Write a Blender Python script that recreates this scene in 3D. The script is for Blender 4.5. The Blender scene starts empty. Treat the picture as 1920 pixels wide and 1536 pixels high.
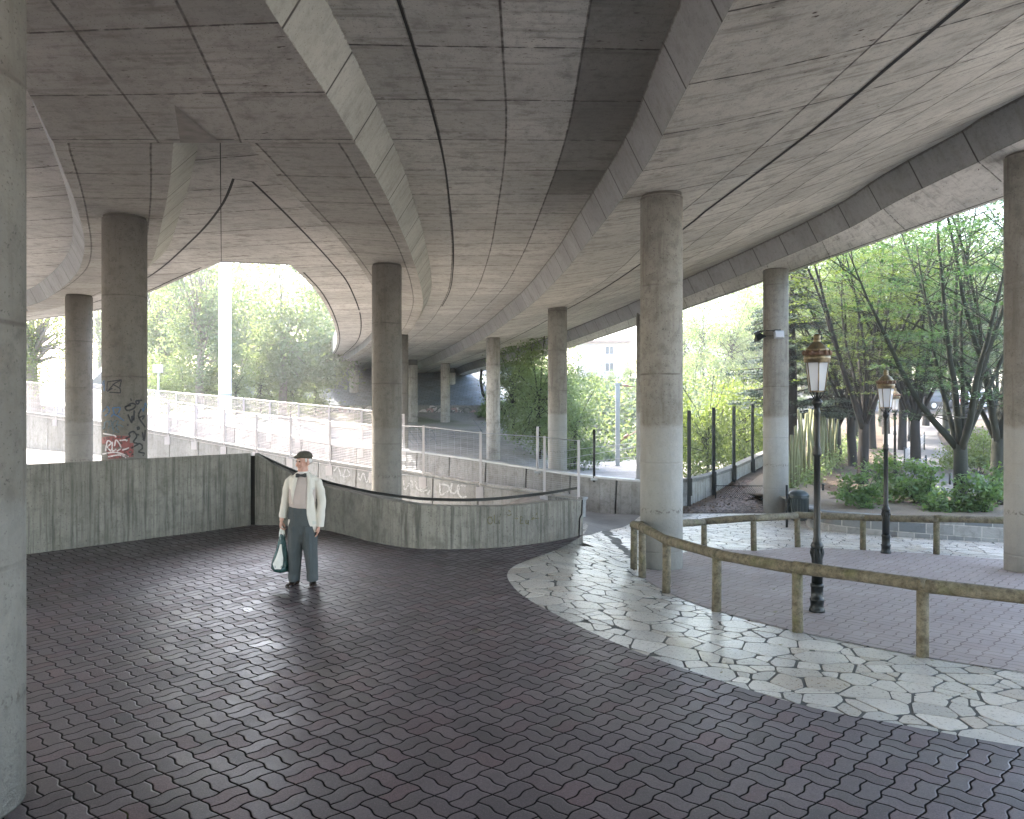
import bpy, bmesh, math, random
import numpy as np
from mathutils import Vector, Matrix
R = math.radians
HAZE = 0.0015
PI = math.pi
random.seed(7)
rng = np.random.default_rng(11)
sc = bpy.context.scene
COL = sc.collection

# ------------------------------------------------------------------ camera model (photo pixels 1920x1536)
F, CX, HY, HC = 1480.0, 960.0, 757.0, 2.25
cam_d = bpy.data.cameras.new('camera')
cam = bpy.data.objects.new('camera', cam_d)
COL.objects.link(cam)
cam.location = (0, 0, HC)
cam.rotation_euler = (R(90), 0, 0)
cam_d.sensor_width = 36.0
cam_d.lens = F / 1920 * 36
cam_d.shift_y = -(768 - HY) / 1920
cam_d.clip_end = 3000
cam_d.clip_start = 0.05
sc.camera = cam


def at(px, py, Y):
    return Vector(((px - CX) / F * Y, Y, HC + (HY - py) / F * Y))


def on(px, py, zf):
    dx, dz = (px - CX) / F, (HY - py) / F
    Y = 12.0
    for _ in range(60):
        z = zf(dx * Y, Y) if callable(zf) else zf
        Yn = (z - HC) / dz
        Y = 0.5 * Y + 0.5 * min(max(Yn, 0.5), 150)
    return Vector((dx * Y, Y, HC + dz * Y))


def sm(t):
    t = min(max(t, 0.0), 1.0)
    return t * t * (3 - 2 * t)


def wall_side(X, Y):            # >0 : park side of the low railway wall
    return X - (4.9 + 0.60 * (Y - 22.7))


def g(X, Y):                    # height of the plaza and the park
    z = -0.045 * min(max(Y - 6.0, 0), 15.5) * sm((X - 0.3) / 1.9)
    if Y > 21.5:
        z += 0.066 * (min(Y, 90) - 21.5) * sm((X - 5) / 3)
    return z


def gp(px, py):
    return on(px, py, g)


# ------------------------------------------------------------------ object helpers
def tag(o, label=None, cat=None, group=None, kind=None):
    if label:
        o['label'] = label
    if cat:
        o['category'] = cat
    if group:
        o['group'] = group
    if kind:
        o['kind'] = kind
    return o


def thing(name, label, cat, loc=(0, 0, 0), rz=0.0, group=None):
    o = bpy.data.objects.new(name, None)
    COL.objects.link(o)
    o.empty_display_size = 0.2
    o.location = loc
    o.rotation_euler = (0, 0, rz)
    return tag(o, label, cat, group)


class MB:
    """collects geometry for one mesh object"""
    def __init__(s):
        s.v, s.f, s.uv, s.sm = [], [], [], []

    def face(s, pts, uv=None, smooth=False):
        b = len(s.v)
        s.v.extend([tuple(p) for p in pts])
        s.f.append(tuple(range(b, b + len(pts))))
        s.uv.append(uv)
        s.sm.append(smooth)

    def grid(s, rows, uvrows=None, smooth=True, flip=False):
        b = len(s.v)
        m = len(rows[0])
        for r in rows:
            s.v.extend([tuple(p) for p in r])
        for i in range(len(rows) - 1):
            for j in range(m - 1):
                q = [b + i * m + j, b + i * m + j + 1, b + (i + 1) * m + j + 1, b + (i + 1) * m + j]
                if uvrows:
                    u = [uvrows[i][j], uvrows[i][j + 1], uvrows[i + 1][j + 1], uvrows[i + 1][j]]
                else:
                    u = None
                if flip:
                    q.reverse()
                    if u:
                        u.reverse()
                s.f.append(tuple(q))
                s.uv.append(u)
                s.sm.append(smooth)

    def box(s, c, sz, M=None):
        cx, cy, cz = c
        x, y, z = sz[0] / 2, sz[1] / 2, sz[2] / 2
        p = [Vector((cx + i * x, cy + j * y, cz + k * z)) for k in (-1, 1) for j in (-1, 1) for i in (-1, 1)]
        if M is not None:
            p = [M @ q for q in p]
        b = len(s.v)
        s.v.extend([tuple(q) for q in p])
        for q in ((0, 2, 3, 1), (4, 5, 7, 6), (0, 1, 5, 4), (2, 6, 7, 3), (1, 3, 7, 5), (0, 4, 6, 2)):
            s.f.append(tuple(b + i for i in q))
            s.uv.append(None)
            s.sm.append(False)

    def tube(s, pts, rad, n=8, cap=True, smooth=True, squash=1.0):
        pts = [Vector(p) for p in pts]
        if not hasattr(rad, '__len__'):
            rad = [rad] * len(pts)
        up = None
        b = len(s.v)
        for i, p in enumerate(pts):
            if i == 0:
                d = pts[1] - pts[0]
            elif i == len(pts) - 1:
                d = pts[-1] - pts[-2]
            else:
                d = (pts[i + 1] - pts[i - 1])
            if d.length < 1e-9:
                d = Vector((0, 0, 1))
            d.normalize()
            if up is None:
                up = Vector((0, 0, 1)) if abs(d.z) < 0.9 else Vector((1, 0, 0))
            a = d.cross(up)
            if a.length < 1e-6:
                a = d.cross(Vector((0, 1, 0)))
            a.normalize()
            c = a.cross(d).normalized()
            up = c
            for k in range(n):
                t = 2 * PI * k / n
                s.v.append(tuple(p + (a * math.cos(t) + c * math.sin(t) * squash) * rad[i]))
        for i in range(len(pts) - 1):
            for k in range(n):
                k2 = (k + 1) % n
                s.f.append((b + i * n + k, b + i * n + k2, b + (i + 1) * n + k2, b + (i + 1) * n + k))
                s.uv.append(None)
                s.sm.append(smooth)
        if cap:
            s.f.append(tuple(b + k for k in range(n))[::-1])
            s.uv.append(None); s.sm.append(False)
            e = b + (len(pts) - 1) * n
            s.f.append(tuple(e + k for k in range(n)))
            s.uv.append(None); s.sm.append(False)

    def lathe(s, prof, n=24, c=(0, 0, 0), smooth=True, cap=True):
        b = len(s.v)
        for r, z in prof:
            for k in range(n):
                t = 2 * PI * k / n
                s.v.append((c[0] + r * math.cos(t), c[1] + r * math.sin(t), c[2] + z))
        for i in range(len(prof) - 1):
            for k in range(n):
                k2 = (k + 1) % n
                s.f.append((b + i * n + k, b + i * n + k2, b + (i + 1) * n + k2, b + (i + 1) * n + k))
                s.uv.append(None)
                s.sm.append(smooth)
        if cap:
            s.f.append(tuple(b + k for k in range(n))[::-1]); s.uv.append(None); s.sm.append(False)
            e = b + (len(prof) - 1) * n
            s.f.append(tuple(e + k for k in range(n))); s.uv.append(None); s.sm.append(False)

    def rings(s, rings, cap=True, smooth=True):
        """loft closed rings (same count)"""
        b = len(s.v)
        n = len(rings[0])
        for r in rings:
            s.v.extend([tuple(p) for p in r])
        for i in range(len(rings) - 1):
            for k in range(n):
                k2 = (k + 1) % n
                s.f.append((b + i * n + k, b + i * n + k2, b + (i + 1) * n + k2, b + (i + 1) * n + k))
                s.uv.append(None); s.sm.append(smooth)
        if cap:
            s.f.append(tuple(b + k for k in range(n))[::-1]); s.uv.append(None); s.sm.append(smooth)
            e = b + (len(rings) - 1) * n
            s.f.append(tuple(e + k for k in range(n))); s.uv.append(None); s.sm.append(smooth)

    def build(s, name, mat, parent=None, bevel=0.0):
        me = bpy.data.meshes.new(name)
        me.from_pydata(s.v, [], s.f)
        if any(u is not None for u in s.uv):
            l = me.uv_layers.new(name='UVMap')
            d = []
            for f, u in zip(s.f, s.uv):
                if u is None:
                    d.extend([0.0, 0.0] * len(f))
                else:
                    for q in u:
                        d.extend((q[0], q[1]))
            l.data.foreach_set('uv', d)
        me.polygons.foreach_set('use_smooth', s.sm)
        me.update()
        if mat is not None:
            me.materials.append(mat)
        o = bpy.data.objects.new(name, me)
        COL.objects.link(o)
        if parent is not None:
            o.parent = parent
        if bevel:
            b = o.modifiers.new('bevel', 'BEVEL')
            b.width = bevel
            b.segments = 2
            b.limit_method = 'ANGLE'
            b.angle_limit = R(40)
        return o


def copy_tree(o, parent=None):
    c = o.copy()
    COL.objects.link(c)
    c.parent = parent
    for ch in list(o.children):
        copy_tree(ch, c)
    return c


def baked(o):
    """apply the modifiers of o"""
    dg = bpy.context.evaluated_depsgraph_get()
    dg.update()
    me = bpy.data.meshes.new_from_object(o.evaluated_get(dg))
    o.modifiers.clear()
    o.data = me
    return o


def fuse(o, voxel, smooth=4, keep_smooth=True):
    m = o.modifiers.new('fuse', 'REMESH')
    m.mode = 'VOXEL'
    m.voxel_size = voxel
    m.use_smooth_shade = True
    if smooth:
        k = o.modifiers.new('soft', 'SMOOTH')
        k.factor = 0.5
        k.iterations = smooth
    return baked(o)


def leaves(name, C, size, mat, parent=None, flat=0.0, aspect=0.5, jit=0.35, droop=0.0):
    """one mesh of pointed leaf faces at the points C; flat=1 keeps them horizontal"""
    C = np.asarray(C, float)
    n = len(C)
    a = rng.normal(size=(n, 3))
    a[:, 2] = a[:, 2] * (1 - flat) - droop
    a /= np.linalg.norm(a, axis=1)[:, None] + 1e-9
    t = rng.normal(size=(n, 3)) * (1 - flat)
    t[:, 2] += flat * 3 + 0.3
    b = np.cross(a, t)
    b /= np.linalg.norm(b, axis=1)[:, None] + 1e-9
    s = (size * (1 + jit * rng.uniform(-1, 1, n)))[:, None]
    nrm = np.cross(a, b)
    P = np.empty((n, 4, 3))
    P[:, 0] = C - a * s * 0.5
    P[:, 1] = C + b * s * aspect * 0.5 + nrm * s * 0.08
    P[:, 2] = C + a * s * 0.5
    P[:, 3] = C - b * s * aspect * 0.5 + nrm * s * 0.08
    me = bpy.data.meshes.new(name)
    me.vertices.add(n * 4)
    me.vertices.foreach_set('co', P.reshape(-1))
    me.loops.add(n * 4)
    me.loops.foreach_set('vertex_index', np.arange(n * 4, dtype=np.int32))
    me.polygons.add(n)
    me.polygons.foreach_set('loop_start', np.arange(0, n * 4, 4, dtype=np.int32))
    me.polygons.foreach_set('loop_total', np.full(n, 4, dtype=np.int32))
    me.update(calc_edges=True)
    me.materials.append(mat)
    o = bpy.data.objects.new(name, me)
    COL.objects.link(o)
    if parent is not None:
        o.parent = parent
    return o


def spline(pts, n):
    """Catmull-Rom through pts, n samples equally spaced along it"""
    P = [Vector(p) for p in pts]
    P = [P[0] * 2 - P[1]] + P + [P[-1] * 2 - P[-2]]
    out = []
    for i in range(1, len(P) - 2):
        for k in range(16):
            t = k / 16
            a, b, c, d = P[i - 1], P[i], P[i + 1], P[i + 2]
            out.append(0.5 * ((2 * b) + (c - a) * t + (2 * a - 5 * b + 4 * c - d) * t * t + (3 * b - a - 3 * c + d) * t ** 3))
    out.append(P[-2])
    L = [0]
    for i in range(1, len(out)):
        L.append(L[-1] + (out[i] - out[i - 1]).length)
    res = []
    j = 0
    for k in range(n):
        s = L[-1] * k / (n - 1)
        while j < len(L) - 2 and L[j + 1] < s:
            j += 1
        d = L[j + 1] - L[j]
        t = (s - L[j]) / d if d > 1e-9 else 0
        res.append(out[j].lerp(out[j + 1], min(max(t, 0), 1)))
    return res


def arclen(p):
    L = [0.0]
    for i in range(1, len(p)):
        L.append(L[-1] + (p[i] - p[i - 1]).length)
    return L


# ------------------------------------------------------------------ material helpers
class NT:
    def __init__(s, name):
        s.m = bpy.data.materials.new(name)
        s.m.use_nodes = True
        s.t = s.m.node_tree
        s.b = s.t.nodes['Principled BSDF']
        s.o = s.t.nodes['Material Output']

    def n(s, typ, **kw):
        x = s.t.nodes.new(typ)
        for k, v in kw.items():
            setattr(x, k, v)
        return x

    def l(s, a, b):
        s.t.links.new(a, b)

    def put(s, sock, v):
        if v is None:
            return
        if isinstance(v, bpy.types.NodeSocket):
            s.l(v, sock)
        else:
            if hasattr(sock.default_value, '__len__') and hasattr(v, '__len__') and len(sock.default_value) == 4 and len(v) == 3:
                v = (*v, 1)
            sock.default_value = v

    def M(s, op, a, b=None, c=None, clamp=False):
        x = s.n('ShaderNodeMath', operation=op)
        x.use_clamp = clamp
        s.put(x.inputs[0], a); s.put(x.inputs[1], b); s.put(x.inputs[2], c)
        return x.outputs[0]

    def V(s, op, a, b):
        x = s.n('ShaderNodeVectorMath', operation=op)
        s.put(x.inputs[0], a); s.put(x.inputs[1], b)
        return x.outputs[0]

    def mix(s, f, a, b, mode='MIX'):
        x = s.n('ShaderNodeMix', data_type='RGBA', blend_type=mode)
        s.put(x.inputs[0], f); s.put(x.inputs[6], a); s.put(x.inputs[7], b)
        return x.outputs[2]

    def ss(s, v, lo, hi):       # smoothstep 0..1
        x = s.n('ShaderNodeMapRange', interpolation_type='SMOOTHSTEP')
        s.put(x.inputs[0], v)
        x.inputs[1].default_value = lo; x.inputs[2].default_value = hi
        return x.outputs[0]

    def lin(s, v, lo, hi, a, b):
        x = s.n('ShaderNodeMapRange')
        s.put(x.inputs[0], v)
        for i, q in enumerate((lo, hi, a, b)):
            x.inputs[i + 1].default_value = q
        return x.outputs[0]

    def noise(s, vec, scale, detail=3, rough=0.55, out=0):
        x = s.n('ShaderNodeTexNoise')
        s.put(x.inputs['Vector'], vec)
        x.inputs['Scale'].default_value = scale
        x.inputs['Detail'].default_value = detail
        x.inputs['Roughness'].default_value = rough
        return x.outputs[out]

    def white(s, vec):
        x = s.n('ShaderNodeTexWhiteNoise', noise_dimensions='3D')
        s.put(x.inputs['Vector'], vec)
        return x.outputs[0]

    def pos(s):
        return s.n('ShaderNodeNewGeometry').outputs['Position']

    def uv(s):
        return s.n('ShaderNodeUVMap').outputs[0]

    def obj(s):
        return s.n('ShaderNodeTexCoord').outputs['Object']

    def sep(s, v):
        x = s.n('ShaderNodeSeparateXYZ')
        s.put(x.inputs[0], v)
        return x.outputs[0], x.outputs[1], x.outputs[2]

    def comb(s, a, b, c=0.0):
        x = s.n('ShaderNodeCombineXYZ')
        s.put(x.inputs[0], a); s.put(x.inputs[1], b); s.put(x.inputs[2], c)
        return x.outputs[0]

    def bump(s, h, strength, dist):
        x = s.n('ShaderNodeBump')
        s.put(x.inputs['Height'], h)
        x.inputs['Strength'].default_value = strength
        x.inputs['Distance'].default_value = dist
        s.l(x.outputs[0], s.b.inputs['Normal'])

    def fin(s, col=None, rough=0.8, spec=None, metal=None):
        s.put(s.b.inputs['Base Color'], col)
        s.put(s.b.inputs['Roughness'], rough)
        s.put(s.b.inputs['Specular IOR Level'], spec)
        s.put(s.b.inputs['Metallic'], metal)
        return s.m


def plain(name, col, rough=0.6, metal=0.0, var=0.15, scale=8.0, bump=0.0, spec=0.5):
    m = NT(name)
    p = m.obj()
    k = m.noise(p, scale, 4)
    c = m.mix(m.M('MULTIPLY', k, 1.0), tuple(q * (1 - var) for q in col), tuple(min(1, q * (1 + var)) for q in col))
    if bump:
        m.bump(m.noise(p, scale * 6, 3), bump, 0.01)
    return m.fin(c, rough, spec, metal)


def concrete_core(m, vec, base, dirt=(0.12, 0.105, 0.085), amount=1.0):
    """stained concrete colour at vec (metres)"""
    big = m.noise(vec, 0.55, 5, 0.6)
    mid = m.noise(vec, 2.6, 5, 0.65)
    fine = m.noise(vec, 22, 3, 0.6)
    c = m.mix(m.lin(big, 0.3, 0.7, 0.0, 1.0), tuple(q * 0.78 for q in base), tuple(q * 1.15 for q in base))
    c = m.mix(m.M('MULTIPLY', m.ss(mid, 0.5, 0.75), 0.6 * amount), c, dirt)
    mot = m.noise(vec, 7.0, 5, 0.7)
    c = m.mix(m.M('MULTIPLY', m.ss(mot, 0.48, 0.66), 0.5 * amount), c, tuple(q * 0.5 for q in base))
    pit = m.noise(vec, 46, 2, 0.5)
    c = m.mix(m.M('MULTIPLY', m.ss(pit, 0.63, 0.70), 0.7 * amount), c, (0.05, 0.043, 0.036))
    c = m.mix(m.M('MULTIPLY', m.ss(fine, 0.55, 0.75), 0.35), c, tuple(q * 0.72 for q in base))
    c = m.mix(m.M('MULTIPLY', m.ss(fine, 0.5, 0.25), 0.22), c, tuple(min(1, q * 1.3) for q in base))
    return c, fine, mid


def mat_soffit(name, joints, pitch=1.42, base=(0.36, 0.345, 0.315), dark=None, wobble=0.0):
    m = NT(name)
    uv = m.uv()
    u, v, _ = m.sep(uv)
    u2 = m.M('ADD', u, m.M('MULTIPLY', m.M('SUBTRACT', m.noise(uv, 0.8, 2), 0.5), 0.05))
    pu = m.M('DIVIDE', u2, pitch)
    iu = m.M('FLOOR', pu)
    fu = m.M('FRACT', pu)
    du = m.M('MULTIPLY', m.M('MINIMUM', fu, m.M('SUBTRACT', 1.0, fu)), pitch)
    col_id = 0.0
    dv = None
    for j in joints:
        col_id = m.M('ADD', col_id, m.M('GREATER_THAN', v, j))
        d = m.M('ABSOLUTE', m.M('SUBTRACT', v, j))
        dv = d if dv is None else m.M('MINIMUM', dv, d)
    wn = m.white(m.comb(iu, col_id, 1.0))
    # strips across the bay of each form
    streak = m.noise(m.comb(m.M('MULTIPLY', u, 9.0), m.M('MULTIPLY', v, 0.9), wn), 1.0, 4, 0.6)
    c, fine, mid = concrete_core(m, uv, base)
    c = m.mix(m.lin(wn, 0, 1, 0.42, 0.0), c, tuple(q * 0.5 for q in base))
    c = m.mix(m.M('MULTIPLY', m.ss(streak, 0.5, 0.75), 0.6), c, (0.14, 0.125, 0.105))
    # rust specks
    sp = m.noise(m.comb(m.M('MULTIPLY', u, 16), m.M('MULTIPLY', v, 7), 0), 1.0, 2, 0.5)
    spm = m.M('MULTIPLY', m.ss(sp, 0.66, 0.74), m.ss(m.noise(uv, 0.9, 2), 0.42, 0.6))
    c = m.mix(spm, c, (0.055, 0.028, 0.02))
    blot = m.M('MULTIPLY', m.ss(m.noise(m.comb(m.M('MULTIPLY', u, 1.6), m.M('MULTIPLY', v, 0.8), 3.0), 1.0, 6, 0.72), 0.56, 0.70), 0.55)
    c = m.mix(blot, c, (0.125, 0.105, 0.088))
    if dark:
        lo, hi, u0, u1 = dark
        k = m.M('MULTIPLY', m.M('GREATER_THAN', v, lo), m.M('LESS_THAN', v, hi))
        k = m.M('MULTIPLY', k, m.M('MULTIPLY', m.ss(u, u0, u0 + 1.0), m.ss(u, u1 + 6.0, u1)))
        c = m.mix(m.M('MULTIPLY', k, m.lin(wn, 0, 1, 0.35, 0.8)), c, (0.075, 0.068, 0.06))
    # joints
    br = m.noise(uv, 7.0, 3)
    ju = m.M('MULTIPLY', m.ss(du, 0.022, 0.006), m.ss(br, 0.3, 0.55))
    c = m.mix(m.M('MULTIPLY', ju, 0.92), c, (0.035, 0.028, 0.024))
    smear = m.M('MULTIPLY', m.ss(du, 0.16, 0.0), m.ss(m.noise(uv, 3.0, 3), 0.45, 0.7))
    c = m.mix(m.M('MULTIPLY', smear, 0.4), c, (0.13, 0.11, 0.095))
    h = m.M('SUBTRACT', m.M('MULTIPLY', fine, 0.3), ju)
    if dv is not None:
        jv = m.M('MULTIPLY', m.ss(dv, 0.02, 0.005), m.lin(br, 0.3, 0.6, 0.45, 1.0))
        c = m.mix(m.M('MULTIPLY', jv, 0.9), c, (0.045, 0.037, 0.032))
        h = m.M('SUBTRACT', h, jv)
    m.bump(h, 0.5, 0.02)
    return m.fin(c, 0.85, 0.25)


def mat_edge(name, base, pitch=1.42):
    m = NT(name)
    uv = m.uv()
    u, v, _ = m.sep(uv)
    pu = m.M('DIVIDE', u, pitch)
    iu = m.M('FLOOR', pu)
    fu = m.M('FRACT', pu)
    du = m.M('MULTIPLY', m.M('MINIMUM', fu, m.M('SUBTRACT', 1.0, fu)), pitch)
    wn = m.white(m.comb(iu, 3.0, 1.0))
    c, fine, mid = concrete_core(m, uv, base, amount=0.7)
    st = m.noise(m.comb(m.M('MULTIPLY', u, 7), m.M('MULTIPLY', v, 1.2), 0), 1.0, 4, 0.6)
    c = m.mix(m.M('MULTIPLY', m.ss(st, 0.5, 0.75), 0.35), c, (0.16, 0.15, 0.12))
    c = m.mix(m.lin(wn, 0, 1, 0.28, 0.0), c, tuple(q * 0.6 for q in base))
    j = m.ss(du, 0.024, 0.010)
    c = m.mix(m.M('MULTIPLY', j, 0.9), c, (0.04, 0.035, 0.03))
    # ragged mortar at both rims
    rag = m.M('ADD', v, m.M('MULTIPLY', m.M('SUBTRACT', m.noise(uv, 14, 2), 0.5), 0.06))
    c = m.mix(m.M('MULTIPLY', m.ss(rag, 0.03, 0.0), 0.7), c, (0.1, 0.09, 0.075))
    c = m.mix(m.M('MULTIPLY', m.ss(rag, 0.515, 0.545), 0.8), c, (0.09, 0.08, 0.07))
    m.bump(m.M('SUBTRACT', m.M('MULTIPLY', fine, 0.3), j), 0.5, 0.02)
    return m.fin(c, 0.85, 0.25)


def mat_column(name, base=(0.27, 0.255, 0.23), patch=1.0, pz=1.9, ppx=-0.2):
    m = NT(name)
    p = m.pos()
    x, y, z = m.sep(p)
    c, fine, mid = concrete_core(m, p, base)
    st = m.noise(m.comb(m.M('MULTIPLY', x, 9), m.M('MULTIPLY', y, 9), m.M('MULTIPLY', z, 0.8)), 1.0, 4, 0.65)
    c = m.mix(m.M('MULTIPLY', m.ss(st, 0.48, 0.75), 0.6), c, (0.11, 0.098, 0.082))
    wob = m.noise(p, 2.2, 3)
    # pour joints
    zz = m.M('ADD', z, m.M('MULTIPLY', m.M('SUBTRACT', wob, 0.5), 0.03))
    fz = m.M('FRACT', m.M('DIVIDE', zz, 1.35))
    dz = m.M('MULTIPLY', m.M('MINIMUM', fz, m.M('SUBTRACT', 1.0, fz)), 1.35)
    j = m.ss(dz, 0.02, 0.004)
    c = m.mix(m.M('MULTIPLY', m.M('MULTIPLY', j, m.ss(wob, 0.35, 0.6)), 0.6), c, (0.07, 0.058, 0.05))
    sm_ = m.M('MULTIPLY', m.ss(dz, 0.22, 0.0), m.ss(m.noise(p, 4.0, 3), 0.42, 0.7))
    c = m.mix(m.M('MULTIPLY', sm_, 0.4), c, (0.09, 0.075, 0.062))
    if patch:
        pz_ = m.M('ADD', z, m.M('MULTIPLY', m.M('SUBTRACT', m.noise(p, 3.0, 2), 0.5), 0.16))
        k = m.ss(pz_, pz + 0.05, pz - 0.05)
        k = m.M('MULTIPLY', k, m.lin(m.noise(p, 1.5, 3), 0.3, 0.7, 0.5, 0.95))
        c = m.mix(m.M('MULTIPLY', k, patch), c, (0.36, 0.365, 0.355))
        sc_ = m.M('MULTIPLY', m.ss(m.M('ABSOLUTE', m.M('SUBTRACT', z, 0.62)), 0.06, 0.0), m.ss(m.noise(p, 24, 3), 0.5, 0.6))
        c = m.mix(m.M('MULTIPLY', sc_, 0.7), c, (0.08, 0.07, 0.06))
    m.bump(m.M('SUBTRACT', fine, m.M('MULTIPLY', j, 0.6)), 0.35, 0.02)
    return m.fin(c, 0.85, 0.25)


def mat_wall(name, base, streak=0.9, moss=0.3):
    """board-marked concrete with dark runs"""
    m = NT(name)
    p = m.pos()
    x, y, z = m.sep(p)
    c, fine, mid = concrete_core(m, p, base)
    q = m.M('ADD', m.M('MULTIPLY', x, 1.0), m.M('MULTIPLY', y, 0.7))
    st = m.noise(m.comb(m.M('MULTIPLY', q, 13), m.M('MULTIPLY', z, 0.7), 0), 1.0, 5, 0.7)
    c = m.mix(m.M('MULTIPLY', m.ss(st, 0.42, 0.68), streak), c, (0.085, 0.082, 0.07))
    bd = m.M('FRACT', m.M('DIVIDE', q, 0.11))
    bl = m.ss(m.M('MINIMUM', bd, m.M('SUBTRACT', 1.0, bd)), 0.07, 0.0)
    c = m.mix(m.M('MULTIPLY', bl, 0.25), c, (0.07, 0.065, 0.058))
    wn = m.white(m.comb(m.M('FLOOR', m.M('DIVIDE', q, 0.11)), 0.0, 0.0))
    c = m.mix(m.lin(wn, 0, 1, 0.18, 0.0), c, (0.1, 0.1, 0.085))
    mo = m.M('MULTIPLY', m.ss(m.noise(p, 3.2, 4), 0.5, 0.72), moss)
    c = m.mix(mo, c, (0.1, 0.105, 0.06))
    pit = m.ss(m.noise(p, 30, 2), 0.72, 0.78)
    c = m.mix(m.M('MULTIPLY', pit, 0.6), c, (0.04, 0.035, 0.03))
    m.bump(m.M('SUBTRACT', m.M('MULTIPLY', fine, 0.5), bl), 0.4, 0.015)
    return m.fin(c, 0.85, 0.25)


def mat_paver(name, c0, c1, joint, rough=0.42, dust=None, m0=0.234, ang=47.2, bstr=0.8):
    m = NT(name)
    x, y, z = m.sep(m.pos())
    x = m.M('SUBTRACT', x, 1.197); y = m.M('SUBTRACT', y, 4.916)
    ca, sa = math.cos(R(ang)), math.sin(R(ang))
    u = m.M('DIVIDE', m.M('ADD', m.M('MULTIPLY', x, ca), m.M('MULTIPLY', y, sa)), m0)
    v = m.M('DIVIDE', m.M('ADD', m.M('MULTIPLY', x, -sa), m.M('MULTIPLY', y, ca)), m0)
    A = 0.042
    tp = 2 * PI
    def sw(q):
        return m.M('MULTIPLY', m.M('SUBTRACT', m.M('SINE', m.M('MULTIPLY', q, tp)), m.M('MULTIPLY', m.M('SINE', m.M('MULTIPLY', q, 2 * tp)), 0.33)), A)
    up = m.M('ADD', u, sw(v))
    vp = m.M('ADD', v, sw(u))
    i, j = m.M('FLOOR', up), m.M('FLOOR', vp)
    fu, fv = m.M('FRACT', up), m.M('FRACT', vp)
    par = m.M('ABSOLUTE', m.M('MODULO', m.M('ADD', i, j), 2.0))
    par = m.M('GREATER_THAN', par, 0.5)
    fs = m.M('ADD', m.M('MULTIPLY', fu, m.M('SUBTRACT', 1.0, par)), m.M('MULTIPLY', fv, par))
    half = m.M('GREATER_THAN', fs, 0.5)
    d1 = m.M('MINIMUM', m.M('MINIMUM', fu, m.M('SUBTRACT', 1.0, fu)), m.M('MINIMUM', fv, m.M('SUBTRACT', 1.0, fv)))
    d = m.M('MINIMUM', d1, m.M('ABSOLUTE', m.M('SUBTRACT', fs, 0.5)))
    d = m.M('MULTIPLY', d, m0)
    p = m.pos()
    nz = m.noise(p, 30, 3)
    d = m.M('ADD', d, m.M('MULTIPLY', m.M('SUBTRACT', nz, 0.5), 0.0035))
    wv = m.comb(m.M('ADD', i, 0.37), m.M('ADD', j, 0.21), half)
    wn = m.white(wv)
    wn2 = m.white(m.V('ADD', wv, (7.3, 2.1, 5.0)))
    fine = m.noise(p, 90, 3, 0.7)
    big = m.noise(p, 0.8, 4)
    c = m.mix(wn, c0, c1)
    c = m.mix(m.M('MULTIPLY', m.ss(wn2, 0.7, 1.0), 0.6), c, (c1[0] * 1.15, c1[1] * 0.8, c1[2] * 0.8))
    c = m.mix(m.lin(fine, 0.35, 0.65, 0.65, 0.0), c, tuple(q * 0.4 for q in c0))
    spk = m.noise(p, 160, 2)
    c = m.mix(m.M('MULTIPLY', m.ss(spk, 0.6, 0.7), 0.5), c, tuple(min(1, q * 2.1) for q in c1))
    st = m.noise(p, 3.3, 4, 0.6)
    c = m.mix(m.M('MULTIPLY', m.ss(st, 0.55, 0.72), 0.35), c, tuple(q * 0.5 for q in c0))
    c = m.mix(m.lin(big, 0.35, 0.7, 0.35, 0.0), c, tuple(q * 0.6 for q in c0))
    if dust:
        k = m.lin(m.noise(p, 1.2, 5, 0.65), 0.3, 0.7, 0.55, 0.95)
        c = m.mix(k, c, dust)
    jm = m.ss(d, 0.0085, 0.0035)
    moss = m.ss(m.noise(p, 2.0, 4), 0.62, 0.78)
    jc = m.mix(m.M('MULTIPLY', moss, 0.6), joint, (0.06, 0.062, 0.012))
    c = m.mix(jm if not dust else m.M('MULTIPLY', jm, m.lin(m.noise(p, 1.6, 3), 0.35, 0.65, 0.12, 0.6)), c, jc)
    rgh = m.M('ADD', m.lin(m.noise(p, 1.1, 4, 0.6), 0.3, 0.7, rough - 0.08, rough + 0.12), m.M('MULTIPLY', jm, 0.4))
    rgh = m.M('ADD', rgh, m.lin(wn2, 0, 1, -0.02, 0.11))
    tilt = m.M('MULTIPLY', m.M('SUBTRACT', wn2, 0.5), m.M('SUBTRACT', fs, 0.5))
    tilt2 = m.M('MULTIPLY', m.M('SUBTRACT', wn, 0.5), m.M('SUBTRACT', fu, 0.5))
    h = m.M('ADD', m.M('MULTIPLY', m.ss(d, 0.0, 0.014), 1.0), m.M('MULTIPLY', m.M('ADD', tilt, tilt2), 0.65))
    h = m.M('ADD', h, m.M('MULTIPLY', fine, 0.22))
    m.bump(h, bstr, 0.0032)
    return m.fin(c, rgh, m.lin(jm, 0, 1, 0.5, 0.02))


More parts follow.
